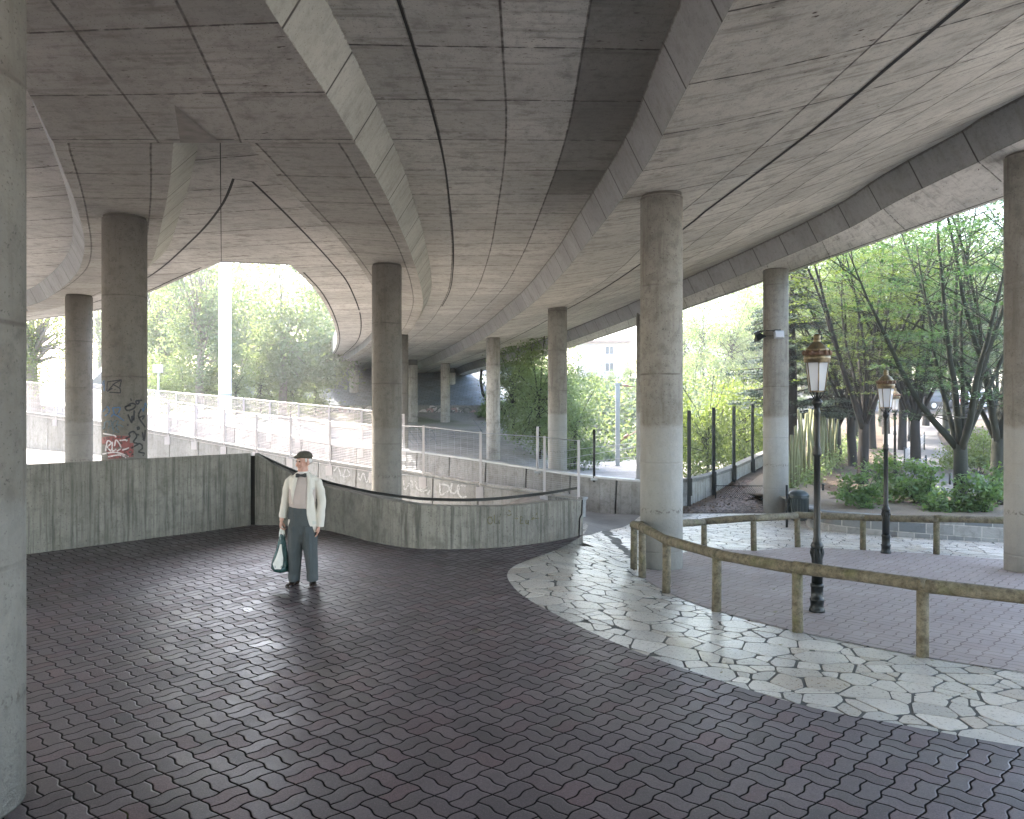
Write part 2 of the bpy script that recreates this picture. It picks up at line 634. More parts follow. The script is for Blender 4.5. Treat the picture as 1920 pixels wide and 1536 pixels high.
def mat_leaf(name, c0, c1, trans=0.45, rough=0.55):
    m = NT(name)
    p = m.pos()
    k = m.noise(p, 1.1, 3)
    k2 = m.white(m.n('ShaderNodeNewGeometry').outputs['Random Per Island'])
    k2 = m.n('ShaderNodeNewGeometry').outputs['Random Per Island']
    f = m.M('ADD', m.M('MULTIPLY', k, 0.5), m.M('MULTIPLY', k2, 0.5))
    c = m.mix(m.lin(f, 0.25, 0.75, 0, 1), c0, c1)
    m.fin(c, rough, 0.35)
    tr = m.n('ShaderNodeBsdfTranslucent')
    m.l(m.mix(0.5, c, (min(1, c1[0] * 2.0), min(1, c1[1] * 2.0), c1[2] * 0.7)), tr.inputs[0])
    mx = m.n('ShaderNodeMixShader')
    mx.inputs[0].default_value = trans
    m.l(m.b.outputs[0], mx.inputs[1])
    m.l(tr.outputs[0], mx.inputs[2])
    m.l(mx.outputs[0], m.o.inputs[0])
    return m.m
# ------------------------------------------------------------------ materials
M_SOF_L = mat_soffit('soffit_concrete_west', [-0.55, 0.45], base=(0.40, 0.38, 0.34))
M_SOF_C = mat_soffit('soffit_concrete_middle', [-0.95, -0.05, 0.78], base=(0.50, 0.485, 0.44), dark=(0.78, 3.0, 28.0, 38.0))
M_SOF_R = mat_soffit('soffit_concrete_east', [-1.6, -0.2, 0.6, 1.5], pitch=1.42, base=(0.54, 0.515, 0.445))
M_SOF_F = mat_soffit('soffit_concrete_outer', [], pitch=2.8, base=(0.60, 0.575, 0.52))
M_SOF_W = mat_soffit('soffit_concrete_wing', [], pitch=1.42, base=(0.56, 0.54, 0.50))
M_EDGE_A = mat_edge('edge_concrete_pale', (0.44, 0.44, 0.38))
M_EDGE_B = mat_edge('edge_concrete_grey', (0.27, 0.272, 0.268))
M_BLACK_JOINT = plain('joint_filler', (0.012, 0.011, 0.01), 0.9)
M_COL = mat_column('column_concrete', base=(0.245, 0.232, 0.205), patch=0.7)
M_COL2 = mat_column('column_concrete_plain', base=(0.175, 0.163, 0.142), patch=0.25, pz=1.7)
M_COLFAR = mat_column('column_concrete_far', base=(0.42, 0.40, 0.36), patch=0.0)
M_WALL = mat_wall('board_marked_concrete', (0.275, 0.258, 0.222), moss=0.14)
M_PANEL = mat_wall('parapet_concrete', (0.30, 0.30, 0.296), streak=0.25, moss=0.06)
M_LOWWALL = mat_wall('pale_wall_concrete', (0.42, 0.41, 0.38), streak=0.45, moss=0.1)
M_DARK = mat_paver('dark_pavers', (0.078, 0.063, 0.070), (0.175, 0.138, 0.150), (0.004, 0.003, 0.003), rough=0.36)
M_PINK = mat_paver('rosy_pavers', (0.15, 0.115, 0.112), (0.22, 0.165, 0.158), (0.09, 0.072, 0.066), rough=0.6, dust=(0.31, 0.258, 0.232), bstr=0.35)
M_BLACK = plain('black_paint', (0.007, 0.009, 0.009), 0.38, var=0.3, scale=30, bump=0.05, spec=0.3)
M_BIN = plain('dark_green_paint', (0.010, 0.018, 0.018), 0.4, var=0.3, scale=20)
M_WHITE = plain('white_paint', (0.46, 0.43, 0.43), 0.55, var=0.08)
M_STEEL = plain('galvanised_steel', (0.36, 0.38, 0.40), 0.45, 0.6, var=0.15)


def wood_mat():
    m = NT('weathered_wood')
    p = m.obj()
    ps = m.pos()
    x, y, z = m.sep(ps)
    k = m.noise(m.comb(m.M('MULTIPLY', x, 14), m.M('MULTIPLY', y, 14), m.M('MULTIPLY', z, 14)), 1.0, 5, 0.7)
    gr = m.noise(ps, 45, 3, 0.6)
    c = m.mix(m.lin(k, 0.3, 0.7, 0, 1), (0.055, 0.045, 0.03), (0.23, 0.20, 0.14))
    c = m.mix(m.M('MULTIPLY', m.ss(m.noise(ps, 4.5, 4), 0.48, 0.70), 0.5), c, (0.115, 0.125, 0.055))
    c = m.mix(m.M('MULTIPLY', m.ss(gr, 0.52, 0.7), 0.55), c, (0.045, 0.036, 0.02))
    m.bump(m.M('ADD', k, m.M('MULTIPLY', gr, 0.5)), 0.5, 0.012)
    return m.fin(c, 0.8, 0.25)


M_WOOD = wood_mat()

# ------------------------------------------------------------------ viaduct
zl = lambda X, Y: 5.40 - 0.018 * max(0, Y - 30)
zw = lambda X, Y: zl(X, Y) + 0.36
zr = lambda X, Y: 5.45 - 0.018 * max(0, Y - 30)
zf = lambda X, Y: 6.0 - 0.016 * (Y - 11) - 0.012 * max(0, Y - 20)


def edge(px, zfun, near=(), far=(), n=160, ext=0.0):
    p = [Vector((x, y, zfun(x, y))) for x, y in near] + [on(a, b, zfun) for a, b in px]
    if ext:
        d = (p[-1] - p[-2]); d.z = 0; d.normalize(); d = (d + Vector((0, 0.45, 0))).normalized()
        p += [p[-1] + d * ext * 0.5, p[-1] + d * ext]
    p += [Vector((x, y, zfun(x, y))) for x, y in far]
    if near:
        p = [p[0] + (p[0] - p[1]).normalized() * 12] + p  # deck lengthened behind the camera, unseen, to keep back light off the floor
    q = spline(p, n + 20)
    for v in q:
        v.z = zfun(v.x, v.y)
    return q


def offset(line, side, lat, up):
    """side=+1 to the right of the travel direction"""
    out = []
    for i, p in enumerate(line):
        a = line[max(i - 1, 0)]; b = line[min(i + 1, len(line) - 1)]
        d = (b - a); d.z = 0; d.normalize()
        nrm = Vector((d.y, -d.x, 0)) * side
        out.append(p + nrm * lat + Vector((0, 0, up)))
    return out


def resamp(line, n):
    L = arclen(line)
    out = []
    j = 0
    for k in range(n):
        s = L[-1] * k / (n - 1)
        while j < len(L) - 2 and L[j + 1] < s:
            j += 1
        t = (s - L[j]) / max(L[j + 1] - L[j], 1e-9)
        out.append(line[j].lerp(line[j + 1], min(max(t, 0), 1)))
    return out


def loft(mb, A, B, n=6, zpow=1.0, v0=None, world=False):
    mid = [(a + b) / 2 for a, b in zip(A, B)]
    U = arclen(mid)
    rows, uvs = [], []
    for i, (a, b) in enumerate(zip(A, B)):
        w = Vector((b.x - a.x, b.y - a.y)).length
        r, q = [], []
        for k in range(n + 1):
            t = k / n
            p = a.lerp(b, t)
            p.z = a.z + (b.z - a.z) * t ** zpow
            r.append(p)
            if world:
                q.append((p.y * 0.97 + p.x * 0.24, p.x * 0.97 - p.y * 0.24 + 6.0))
            else:
                q.append((U[i], (t - 0.5) * w if v0 is None else v0 + t * w))
        rows.append(r); uvs.append(q)
    mb.grid(rows, uvs, smooth=False)


def ribbon(mb, line, w, dz=-0.006):
    a = offset(line, -1, w / 2, dz)
    b = offset(line, 1, w / 2, dz)
    mb.grid([[p, q] for p, q in zip(a, b)], smooth=False)


def edge_face(mb, low, up):
    U = arclen(low)
    w = (up[0] - low[0]).length
    mb.grid([[p, p.lerp(q, 0.5), q] for p, q in zip(low, up)],
            [[(u, 0.0), (u, w / 2), (u, w)] for u in U], smooth=False)


def back_parapet(mb, line, side, h=1.1, t=0.25):
    """upright outer side of a deck above its soffit edge"""
    o = offset(line, side, 0.0, 0.0)
    up = [p + Vector((0, 0, h)) for p in o]
    inn = [p + Vector((0, 0, h)) for p in offset(line, -side, t, 0.0)]
    U = arclen(line)
    mb.grid([[a, b, c] for a, b, c in zip(o, up, inn)], [[(u, 0.02), (u, 0.4), (u, 0.42)] for u in U], smooth=False)


s1 = edge([(490, 0), (540, 75), (627, 207), (683, 300), (720, 365), (745, 420), (770, 480), (788, 540), (790, 580), (770, 620), (735, 648), (690, 672), (640, 690)],
          zl, near=[(-1.93, -14), (-1.95, -4), (-1.96, 3)], ext=22)
s2 = edge([(1382, 0), (1270, 205), (1205, 325), (1100, 460), (1050, 520), (980, 585), (900, 640), (830, 675), (775, 697)],
          zr, near=[(1.75, -14), (1.77, -4), (1.78, 3)], ext=18)
s3 = edge([(1920, 262), (1840, 303), (1760, 340), (1670, 385), (1590, 430), (1453, 490), (1280, 560), (1160, 607), (1060, 643), (960, 674), (880, 695)],
          zf, near=[(9.4, -14), (9.0, -4), (8.3, 3.5)], ext=14)
s3o = edge([(1885, 372), (1480, 512), (1280, 582), (1060, 655), (960, 683), (880, 702)], zf, near=[(11.0, -14), (10.6, -4), (10.1, 6), (9.7, 11)], ext=14)
s0 = edge([(50, 160), (110, 290), (150, 400), (160, 470), (140, 520), (90, 560), (50, 575), (-40, 592)],
          zl, near=[(-3.2, -14), (-3.1, -4), (-3.3, 1.5), (-3.95, 5.5)], far=[(-38, 33), (-60, 36)])
cL = edge([(325, 268), (318, 340), (305, 410), (282, 495), (240, 528), (190, 551), (120, 574), (50, 588), (-40, 602)], zl, far=[(-38, 36), (-60, 40)])
cR = edge([(470, 273), (555, 370), (640, 455), (693, 528), (709, 570), (710, 610), (690, 645), (650, 673), (600, 692)], zl, ext=16)
oL = edge([(415, 492), (370, 510), (330, 527), (280, 549), (190, 581), (120, 593), (50, 602), (-40, 614)], zw, far=[(-40, 42), (-60, 46)])
oR = edge([(545, 497), (592, 545), (614, 580), (628, 615), (631, 642), (622, 664), (600, 684), (575, 698)], zw, ext=12)

u1 = offset(s1, 1, 0.28, 0.45)
u2 = offset(s2, -1, 0.25, 0.50)
u3 = offset(s3, -1, 0.27, 0.50)
u0 = offset(s0, -1, 0.22, 0.45)

# --- the forked west deck
dW = thing('viaduct_deck', 'forked concrete deck whose two arms part around the opening to the trees', 'viaduct deck', (-3.2, 5, 5.4))


def local(o, par):
    o.parent = par
    o.matrix_parent_inverse = Matrix.Translation(par.location).inverted()
    return o


Yf = cL[0].y
b = MB()
nearA = [p for p in s0 if p.y < Yf]; nearB = [p for p in s1 if p.y < Yf]
ka, kb = len(nearA), len(nearB)
cut = lambda L, k: L[k - 1].lerp(L[k], (Yf - L[k - 1].y) / (L[k].y - L[k - 1].y))
nearA.append(cut(s0, ka)); nearB.append(cut(s1, kb))
lip = lambda L, s_: [L[0]] + offset(L, s_, 0.02, 0)[1:-1] + [L[-1]]
loft(b, lip(resamp(nearA, 160), -1), lip(resamp(nearB, 160), 1), 6)
fa = [nearA[-1]] + s0[ka:]
loft(b, lip(resamp(fa, 160), -1), resamp(cL, 160), 4)
fb = [nearB[-1]] + s1[kb:]
loft(b, resamp([Vector((cR[0].x, Yf, 5.4))] + cR, 160), lip(resamp(fb, 160), 1), 4)
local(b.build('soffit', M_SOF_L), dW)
# raised wing soffits around the opening, with their side faces
b = MB()
mt0 = on(413, 266, zw)
mtop = oL[0].lerp(mt0, (oL[0].y - Yf) / (oL[0].y - mt0.y))
cLu = offset(cL, 1, 0.34, 0.36)
cRu = [p + Vector((0, 0, 0.36)) for p in cR]
left_outer = spline([mtop, mtop.lerp(oL[0], 0.5), oL[0]], 24) + oL[1:]
loft(b, resamp(cLu, len(left_outer)), left_outer, 6, world=True)
right_outer = spline([mtop, mtop.lerp(oL[0], 0.5), oL[0]], 24) + spline([oL[0], (oL[0] + oR[0]) / 2, oR[0]], 6)[1:] + oR[1:]
loft(b, right_outer, resamp(cRu, len(right_outer)), 6, world=True)
local(b.build('wing_soffit', M_SOF_W), dW)
b = MB()
U = arclen(cL)
b.grid([[p, q] for p, q in zip(cL, cLu)], [[(u, 0.02), (u, 0.41)] for u in U], smooth=False)
local(b.build('haunch', M_EDGE_A), dW)
b = MB()
b.grid([[p, q] for p, q in zip(cR, cRu)], [[(u, 0.02), (u, 0.41)] for u in arclen(cR)], smooth=False)
b.face([Vector((cL[0].x, Yf, 5.4)), Vector((cR[0].x, Yf, 5.4)), cRu[0], cLu[0]], [(0, .02), (1, .02), (1, .4), (0, .4)])
local(b.build('haunch', M_EDGE_B), dW)
b = MB(); edge_face(b, s1, u1); local(b.build('edge_beam', M_EDGE_A), dW)
b = MB(); edge_face(b, s0, u0); local(b.build('edge_beam', M_EDGE_B), dW)
# rims of the opening
b = MB()
rim = resamp(list(reversed(oL)), 60) + spline([oL[0], (oL[0] + oR[0]) / 2, oR[0]], 6)[1:-1] + oR
back_parapet(b, rim, -1, 1.0)
local(b.build('parapet', M_EDGE_A), dW)
b = MB()
ribbon(b, offset(list(reversed(resamp(oL, 60)))[:-1], 1, 0.15, 0), 0.05)
ribbon(b, offset(resamp(oR, 60)[1:], 1, 0.15, 0), 0.05)
ribbon(b, offset(spline([oL[0], (oL[0] + oR[0]) / 2, oR[0]], 6), 1, 0.15, 0), 0.05)
gl = edge([(440, 332), (412, 390), (360, 450), (280, 518), (190, 562), (120, 582), (50, 594)], zw)
gr_ = edge([(465, 332), (545, 410), (620, 490), (657, 540), (677, 602), (669, 641), (640, 668)], zw)
ribbon(b, spline(list(reversed(gl)) + gr_, 120), 0.045)
ribbon(b, spline([mtop, mtop.lerp(oL[0], 0.5), oL[0].lerp(mtop, 0.02)], 10), 0.014)
local(b.build('drip_groove', M_BLACK_JOINT), dW)
b = MB()
tri = [on(327, 196, zl), on(412, 267, zl), on(338, 267, zl)]
b.face([p - Vector((0, 0, 0.005)) for p in tri], [(p.y, p.x) for p in tri])
local(b.build('brown_panel', plain('brown_concrete', (0.21, 0.19, 0.165), 0.9, var=0.5, scale=7)), dW)  # flat triangle, darker and browner than the soffit around it

# --- the raised middle deck
dC = thing('viaduct_deck', 'raised concrete deck slab between the two pale edge beams overhead', 'viaduct deck', (0, 8, 5.8))
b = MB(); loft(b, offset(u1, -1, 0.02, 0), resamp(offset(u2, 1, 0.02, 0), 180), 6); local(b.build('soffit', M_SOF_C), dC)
b = MB()
cj = [a.lerp(c, 0.20) for a, c in zip(resamp(u1, 120), resamp(u2, 120))]
ribbon(b, cj[:62], 0.03); local(b.build('joint', M_BLACK_JOINT), dC)

# --- the east deck
dE = thing('viaduct_deck', 'wide concrete deck slab crossed by one long black joint above the railing', 'viaduct deck', (4, 10, 5.5))
A, Bq = offset(s2, -1, 0.02, 0), resamp(offset(u3, 1, 0.02, 0), 180)
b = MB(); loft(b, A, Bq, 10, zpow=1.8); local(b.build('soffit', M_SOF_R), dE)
b = MB(); edge_face(b, s2, u2); local(b.build('edge_beam', M_EDGE_B), dE)
b = MB()
jl = []
for a, c in zip(A, Bq):
    p = a.lerp(c, 0.33); p.z = a.z + (c.z - a.z) * 0.33 ** 1.8; jl.append(p)
ribbon(b, jl, 0.045, -0.008); local(b.build('joint', M_BLACK_JOINT), dE)

# --- the outer deck
dF = thing('viaduct_deck', 'outermost narrow concrete deck whose edge borders the park trees', 'viaduct deck', (7.5, 12, 6))
A, Bq = offset(s3, -1, 0.02, 0), resamp(s3o, 180)
b = MB(); loft(b, A, Bq, 4); local(b.build('soffit', M_SOF_F), dF)
b = MB(); edge_face(b, s3, u3); local(b.build('edge_beam', M_EDGE_B), dF)
b = MB(); ribbon(b, offset(s3o, -1, 0.16, 0), 0.04); local(b.build('drip_groove', M_BLACK_JOINT), dF)
b = MB(); back_parapet(b, s3o, 1, 1.0); local(b.build('parapet', M_SOF_F), dF)

# --- deck beyond the curved edge beam on the west
dX = thing('viaduct_deck', 'pale concrete deck soffit inside the hooked edge beam behind the nearest column', 'viaduct deck', (-9, 12, 5.8))
b = MB()
Aq = offset(u0, 1, 0.02, 0)
outer = [Vector((min(p.x - 0.5, -16 - 0.6 * max(p.y, 0)) if p.y < 24 else p.x - 1, min(p.y, 26.5) if p.y < 24 else p.y - 2.0, p.z)) for p in Aq]
loft(b, outer, Aq, 8, world=True)
local(b.build('soffit', M_SOF_W), dX)
# carriageway slabs above the soffits, unseen, added to stop sun leaking through
upz = lambda L, h: [p + Vector((0, 0, h)) for p in L]
for par, AA, BB, hh in ((dX, outer, offset(u0, 1, 0.6, 0), 0.5), (dC, offset(u1, -1, 1.2, 0), resamp(offset(u2, 1, 1.2, 0), 180), 0.55), (dE, offset(u2, -1, 0.3, 0), resamp(offset(u3, 1, 0.8, 0), 180), 0.6),
                        (dF, offset(u3, -1, 0.4, 0), resamp(upz(s3o, 0.4), 160), 0.62),
                        (dW, resamp(nearA, 60), resamp(nearB, 60), 1.1), (dW, resamp(offset(fa, -1, 0.5, 0), 120), resamp([mtop] + oL, 120), 0.75), (dW, resamp(right_outer, 120), resamp(offset(fb, 1, 0.5, 0), 120), 0.75)):
    b = MB(); loft(b, upz(AA, hh), upz(BB, hh), 3, world=True)
    local(b.build('carriageway', M_EDGE_B), par)

# ------------------------------------------------------------------ columns
CG = 'round concrete columns carrying the viaduct'


def column(X, Y, D, ztop, zbot, label, mat, seg=40):
    c = thing('concrete_column', label, 'column', (X, Y, zbot), 0, CG)
    h = ztop - zbot
    b = MB(); b.lathe([(D / 2, 0), (D / 2, h * 0.33), (D / 2, h * 0.66), (D / 2, h - 0.045)], seg, cap=True); b.build('shaft', mat, c)
    b = MB(); b.lathe([(D / 2 - 0.018, h - 0.045), (D / 2 - 0.018, h + 0.35)], seg, cap=False); b.build('collar', M_COLFAR if False else M_EDGE_B, c)
    return c


cols = [
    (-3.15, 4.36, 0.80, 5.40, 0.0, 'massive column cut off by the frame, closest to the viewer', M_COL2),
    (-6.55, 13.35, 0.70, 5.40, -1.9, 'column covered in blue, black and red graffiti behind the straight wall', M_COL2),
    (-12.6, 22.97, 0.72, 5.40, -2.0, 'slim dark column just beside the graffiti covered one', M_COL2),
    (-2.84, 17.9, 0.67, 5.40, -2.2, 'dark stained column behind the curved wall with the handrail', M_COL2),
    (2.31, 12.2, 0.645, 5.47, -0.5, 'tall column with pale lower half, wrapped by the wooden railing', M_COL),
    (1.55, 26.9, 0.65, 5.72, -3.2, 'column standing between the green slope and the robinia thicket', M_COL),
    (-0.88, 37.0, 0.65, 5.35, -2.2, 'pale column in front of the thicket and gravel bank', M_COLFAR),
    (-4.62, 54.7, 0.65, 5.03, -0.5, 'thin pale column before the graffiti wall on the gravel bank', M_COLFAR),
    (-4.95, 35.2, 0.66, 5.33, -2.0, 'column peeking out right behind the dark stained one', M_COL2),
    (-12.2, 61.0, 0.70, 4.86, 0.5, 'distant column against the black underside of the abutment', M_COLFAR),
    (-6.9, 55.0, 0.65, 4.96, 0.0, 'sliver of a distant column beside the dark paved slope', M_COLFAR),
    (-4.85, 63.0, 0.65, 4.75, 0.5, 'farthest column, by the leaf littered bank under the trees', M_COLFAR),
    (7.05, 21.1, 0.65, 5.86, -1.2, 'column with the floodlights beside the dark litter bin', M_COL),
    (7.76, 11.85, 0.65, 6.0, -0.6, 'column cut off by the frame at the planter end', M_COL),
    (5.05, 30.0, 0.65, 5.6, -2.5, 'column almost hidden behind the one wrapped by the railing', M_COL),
]
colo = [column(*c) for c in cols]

# ------------------------------------------------------------------ graffiti helpers
def paint_mat(name, col):
    pm = plain(name, col, 0.65, var=0.25, scale=14)
    t = pm.node_tree
    bs = t.nodes['Principled BSDF']; out = t.nodes['Material Output']
    nz = t.nodes.new('ShaderNodeTexNoise'); nz.inputs['Scale'].default_value = 18; nz.inputs['Detail'].default_value = 5; nz.inputs['Roughness'].default_value = 0.7
    gm = t.nodes.new('ShaderNodeNewGeometry'); t.links.new(gm.outputs['Position'], nz.inputs['Vector'])
    mr = t.nodes.new('ShaderNodeMapRange'); mr.inputs[1].default_value = 0.33; mr.inputs[2].default_value = 0.5; mr.inputs[3].default_value = 0.12
    t.links.new(nz.outputs[0], mr.inputs[0])
    tr = t.nodes.new('ShaderNodeBsdfTransparent'); mx = t.nodes.new('ShaderNodeMixShader')
    t.links.new(mr.outputs[0], mx.inputs[0]); t.links.new(tr.outputs[0], mx.inputs[1]); t.links.new(bs.outputs[0], mx.inputs[2])
    t.links.new(mx.outputs[0], out.inputs[0])
    return pm


P_BLACK = paint_mat('black_spray_paint', (0.02, 0.02, 0.025))
P_BLUE = paint_mat('blue_spray_paint', (0.05, 0.13, 0.25))
P_RED = paint_mat('red_spray_paint', (0.25, 0.075, 0.07))
P_WHITE = paint_mat('white_spray_paint', (0.62, 0.58, 0.58))
P_GREY = paint_mat('grey_spray_paint', (0.13, 0.14, 0.15))
P_TEAL = paint_mat('teal_grey_spray_paint', (0.10, 0.14, 0.16))
P_OLIVE = paint_mat('olive_spray_paint', (0.15, 0.13, 0.06))


def smooth2d(pts, n=None):
    if len(pts) < 3:
        return [Vector((p[0], p[1], 0)) for p in pts]
    return spline([Vector((p[0], p[1], 0)) for p in pts], n or (len(pts) * 6))


def strokes(mb, lst, w, fn, smooth=True):
    """lst of 2-d polylines; fn maps a 2-d point to the surface"""
    for pts in lst:
        q = smooth2d(pts) if smooth else [Vector((p[0], p[1], 0)) for p in pts]
        if not smooth:
            qq = []
            for i in range(len(q) - 1):
                for k in range(6):
                    qq.append(q[i].lerp(q[i + 1], k / 6))
            q = qq + [q[-1]]
        L, Rr = [], []
        for i, p in enumerate(q):
            d = q[min(i + 1, len(q) - 1)] - q[max(i - 1, 0)]
            if d.length < 1e-9:
                d = Vector((1, 0, 0))
            d.normalize()
            nn = Vector((-d.y, d.x, 0)) * w * 0.5
            L.append(fn(p + nn)); Rr.append(fn(p - nn))
        mb.grid([[a, c] for a, c in zip(L, Rr)], smooth=True)


# graffiti on the second column, drawn from its photographed look (crop pixels, 8.533 per photo pixel)
cX, cY, cR_ = -6.55, 13.35, 0.35
vd = Vector((cX, cY, 0)).normalized()
rt = Vector((vd.y, -vd.x, 0))
_lay = [0.0]


def on_col(p):
    px = 180 + p.x / 8.533; py = 690 + p.y / 8.533
    s = max(-0.985, min(0.985, (px - 234) / 44.0))
    r = cR_ + 0.004 + _lay[0]
    q = Vector((cX, cY, 0)) + rt * (r * s) - vd * (r * math.sqrt(1 - s * s))
    return Vector((q.x, q.y, HC + (HY - py) / F * (cY - 0.3)))


c2 = colo[1]


def col_graf(mat, lst, w, lay, smooth=True):
    _lay[0] = lay
    b = MB()
    strokes(b, lst, w, on_col, smooth)
    o = b.build('graffiti', mat)
    local(o, c2)


red = []
for k in range(9):
    yy = 1105 + k * 37
    red.append([(100 if k < 3 else 130 + 8 * k, yy + 30), (330, yy + (0 if k < 5 else 20)), (600 if k > 2 else 540, yy + 10 if k < 8 else yy)])
col_graf(P_RED, red, 44, 0.0)
col_graf(P_WHITE, [[(110, 1380), (250, 1350), (380, 1360), (520, 1420)], [(160, 1340), (190, 1170), (250, 1200), (190, 1270), (250, 1330)],
                   [(270, 1180), (265, 1320), (330, 1300)], [(300, 1250), (330, 1150), (400, 1270), (340, 1330)], [(380, 1160), (500, 1150), (480, 1170)],
                   [(420, 1310), (470, 1300), (530, 1280)], [(120, 1050), (300, 1080), (320, 1110)], [(200, 1420), (380, 1390), (480, 1440)]], 22, 0.002)
col_graf(P_BLACK, [[(190, 380), (300, 250), (410, 195), (385, 310)], [(185, 225), (330, 205), (410, 190)], [(180, 370), (190, 235)], [(270, 260), (390, 330), (395, 400), (220, 390)],
                   [(190, 375), (270, 325)], [(310, 340), (312, 350)]], 18, 0.003, False)
col_graf(P_BLACK, [[(460, 640), (560, 570), (630, 590), (600, 650), (500, 680), (470, 620), (560, 600)], [(640, 520), (690, 540), (660, 580), (640, 530), (740, 515)], [(550, 490), (570, 530)],
                   [(510, 745), (570, 880), (575, 760), (600, 850), (610, 680)], [(720, 660), (680, 780), (790, 960)], [(680, 800), (770, 770), (740, 830)], [(500, 915), (520, 915)],
                   [(470, 1130), (540, 1100), (530, 1050), (600, 1020), (650, 1100), (600, 1190), (720, 1230), (740, 1300), (680, 1350), (770, 1380), (750, 1420)],
                   [(660, 1060), (780, 1180)], [(740, 1030), (770, 1170), (790, 1000)], [(560, 1285), (680, 1225)], [(650, 970), (680, 950), (690, 980), (655, 990)]], 26, 0.003)
col_graf(P_TEAL, [[(150, 980), (150, 880), (200, 850), (220, 900), (200, 970)], [(210, 870), (250, 840), (260, 900), (230, 950)], [(270, 980), (290, 860), (360, 850), (330, 930), (375, 1030), (280, 990), (360, 910), (440, 945)],
                  [(110, 940), (130, 990), (140, 870)], [(150, 1020), (300, 1040)]], 16, 0.003)
col_graf(P_BLUE, [[(120, 700), (190, 620), (220, 700), (150, 770)], [(270, 640), (320, 760), (390, 640), (270, 640)], [(250, 780), (300, 740), (450, 845)], [(740, 640), (760, 700), (790, 560), (820, 650)], [(110, 280), (135, 200), (140, 370)]], 18, 0.003)

# ------------------------------------------------------------------ ground sheets
def poly_sheet(name, pts, z, mat, kind='structure'):
    b = MB()
    b.face([(p[0], p[1], z) for p in pts])
    o = b.build(name, mat)
    bm = bmesh.new(); bm.from_mesh(o.data)
    bmesh.ops.triangulate(bm, faces=bm.faces[:])
    bmesh.ops.recalc_face_normals(bm, faces=bm.faces[:])
    for f in bm.faces:
        if f.normal.z < 0:
            f.normal_flip()
    bm.to_mesh(o.data); bm.free()
    return tag(o, kind=kind)


WLINE = [gp(50, 1038.5), gp(470, 984.2)] + [on(x, y, 0.0) for x, y in ((540, 984.5), (610, 993.5), (650, 1002.5), (700, 1015.5), (760, 1025.5), (810, 1028.5), (870, 1028.5), (950, 1024.5), (1020, 1016.5), (1060, 1009.5))]
B1 = [(1098, 1005), (1102, 1011), (1090, 1022), (1050, 1033), (1000, 1047), (964, 1062), (951, 1078), (960, 1098), (985, 1121), (1040, 1152), (1150, 1208), (1300, 1265), (1500, 1322), (1700, 1362), (1920, 1402), (2300, 1462)]
b1 = spline([gp(*p) for p in B1], 90)
dark = [(p.x, p.y) for p in b1] + [(9, 0.5), (9, -8), (-30, -8), (-30, 9), (-9.6, 11.15)] + [(p.x, p.y) for p in WLINE]
o = poly_sheet('pavement', dark, 0.004, M_DARK)
tag(o, 'dark purple grey interlocking pavers with wavy joints', None)

B2 = [(1204, 1083), (1250, 1111), (1344, 1146), (1495, 1185), (1730, 1232), (1920, 1262), (2150, 1300), (2500, 1350)]
B3 = [(1212, 1066), (1290, 1034), (1320, 1028), (1413, 1033), (1495, 1027), (1618, 1032), (1756, 1040), (1885, 1050), (2100, 1064), (2500, 1090)]
f2 = spline([gp(*p) for p in B2], 60); f3 = spline([gp(*p) for p in B3], 60)
b = MB()
rows = []
for a, c in zip(f2, f3):
    r = []
    for k in range(25):
        p = a.lerp(c, k / 24); p.z = g(p.x, p.y) + 0.006; r.append(p)
    rows.append(r)
b.grid(rows, flip=True)
tag(b.build('forecourt_paving', M_PINK), kind='structure')

# grout bed under the crazy paving
def grid_sheet(name, x0, x1, y0, y1, dx, dz, mat, zfun=g, mask=None):
    nx, ny = int((x1 - x0) / dx) + 1, int((y1 - y0) / dx) + 1
    b = MB()
    rows = []
    for j in range(ny):
        rows.append([Vector((x0 + i * dx, y0 + j * dx, 0)) for i in range(nx)])
    for r in rows:
        for p in r:
            p.z = zfun(p.x, p.y) + dz
    if mask is None:
        b.grid(rows, flip=False)
    else:
        for j in range(ny - 1):
            for i in range(nx - 1):
                q = [rows[j][i], rows[j][i + 1], rows[j + 1][i + 1], rows[j + 1][i]]
                c = (q[0] + q[2]) / 2
                if mask(c.x, c.y):
                    b.face(q, smooth=True)
    o = b.build(name, mat)
    if mask is not None:
        bm = bmesh.new(); bm.from_mesh(o.data)
        bmesh.ops.remove_doubles(bm, verts=bm.verts[:], dist=1e-4)
        bm.to_mesh(o.data); bm.free()
    return tag(o, kind='structure')


def grout_mat():
    m = NT('mortar_bed')
    p = m.pos()
    c = m.mix(m.lin(m.noise(p, 3, 4), 0.3, 0.7, 0, 1), (0.06, 0.06, 0.054), (0.11, 0.11, 0.10))
    m.bump(m.noise(p, 60, 3), 0.4, 0.01)
    return m.fin(c, 0.75, 0.4)


grid_sheet('mortar_bed', -1.0, 15.0, 0.0, 24.0, 0.4, -0.006, grout_mat(), mask=lambda x, y: (wall_side(x, y) > -2.6 or y < 17) and not (x < 1.3 and y > 11.6 + 0.9 * max(0, x)))


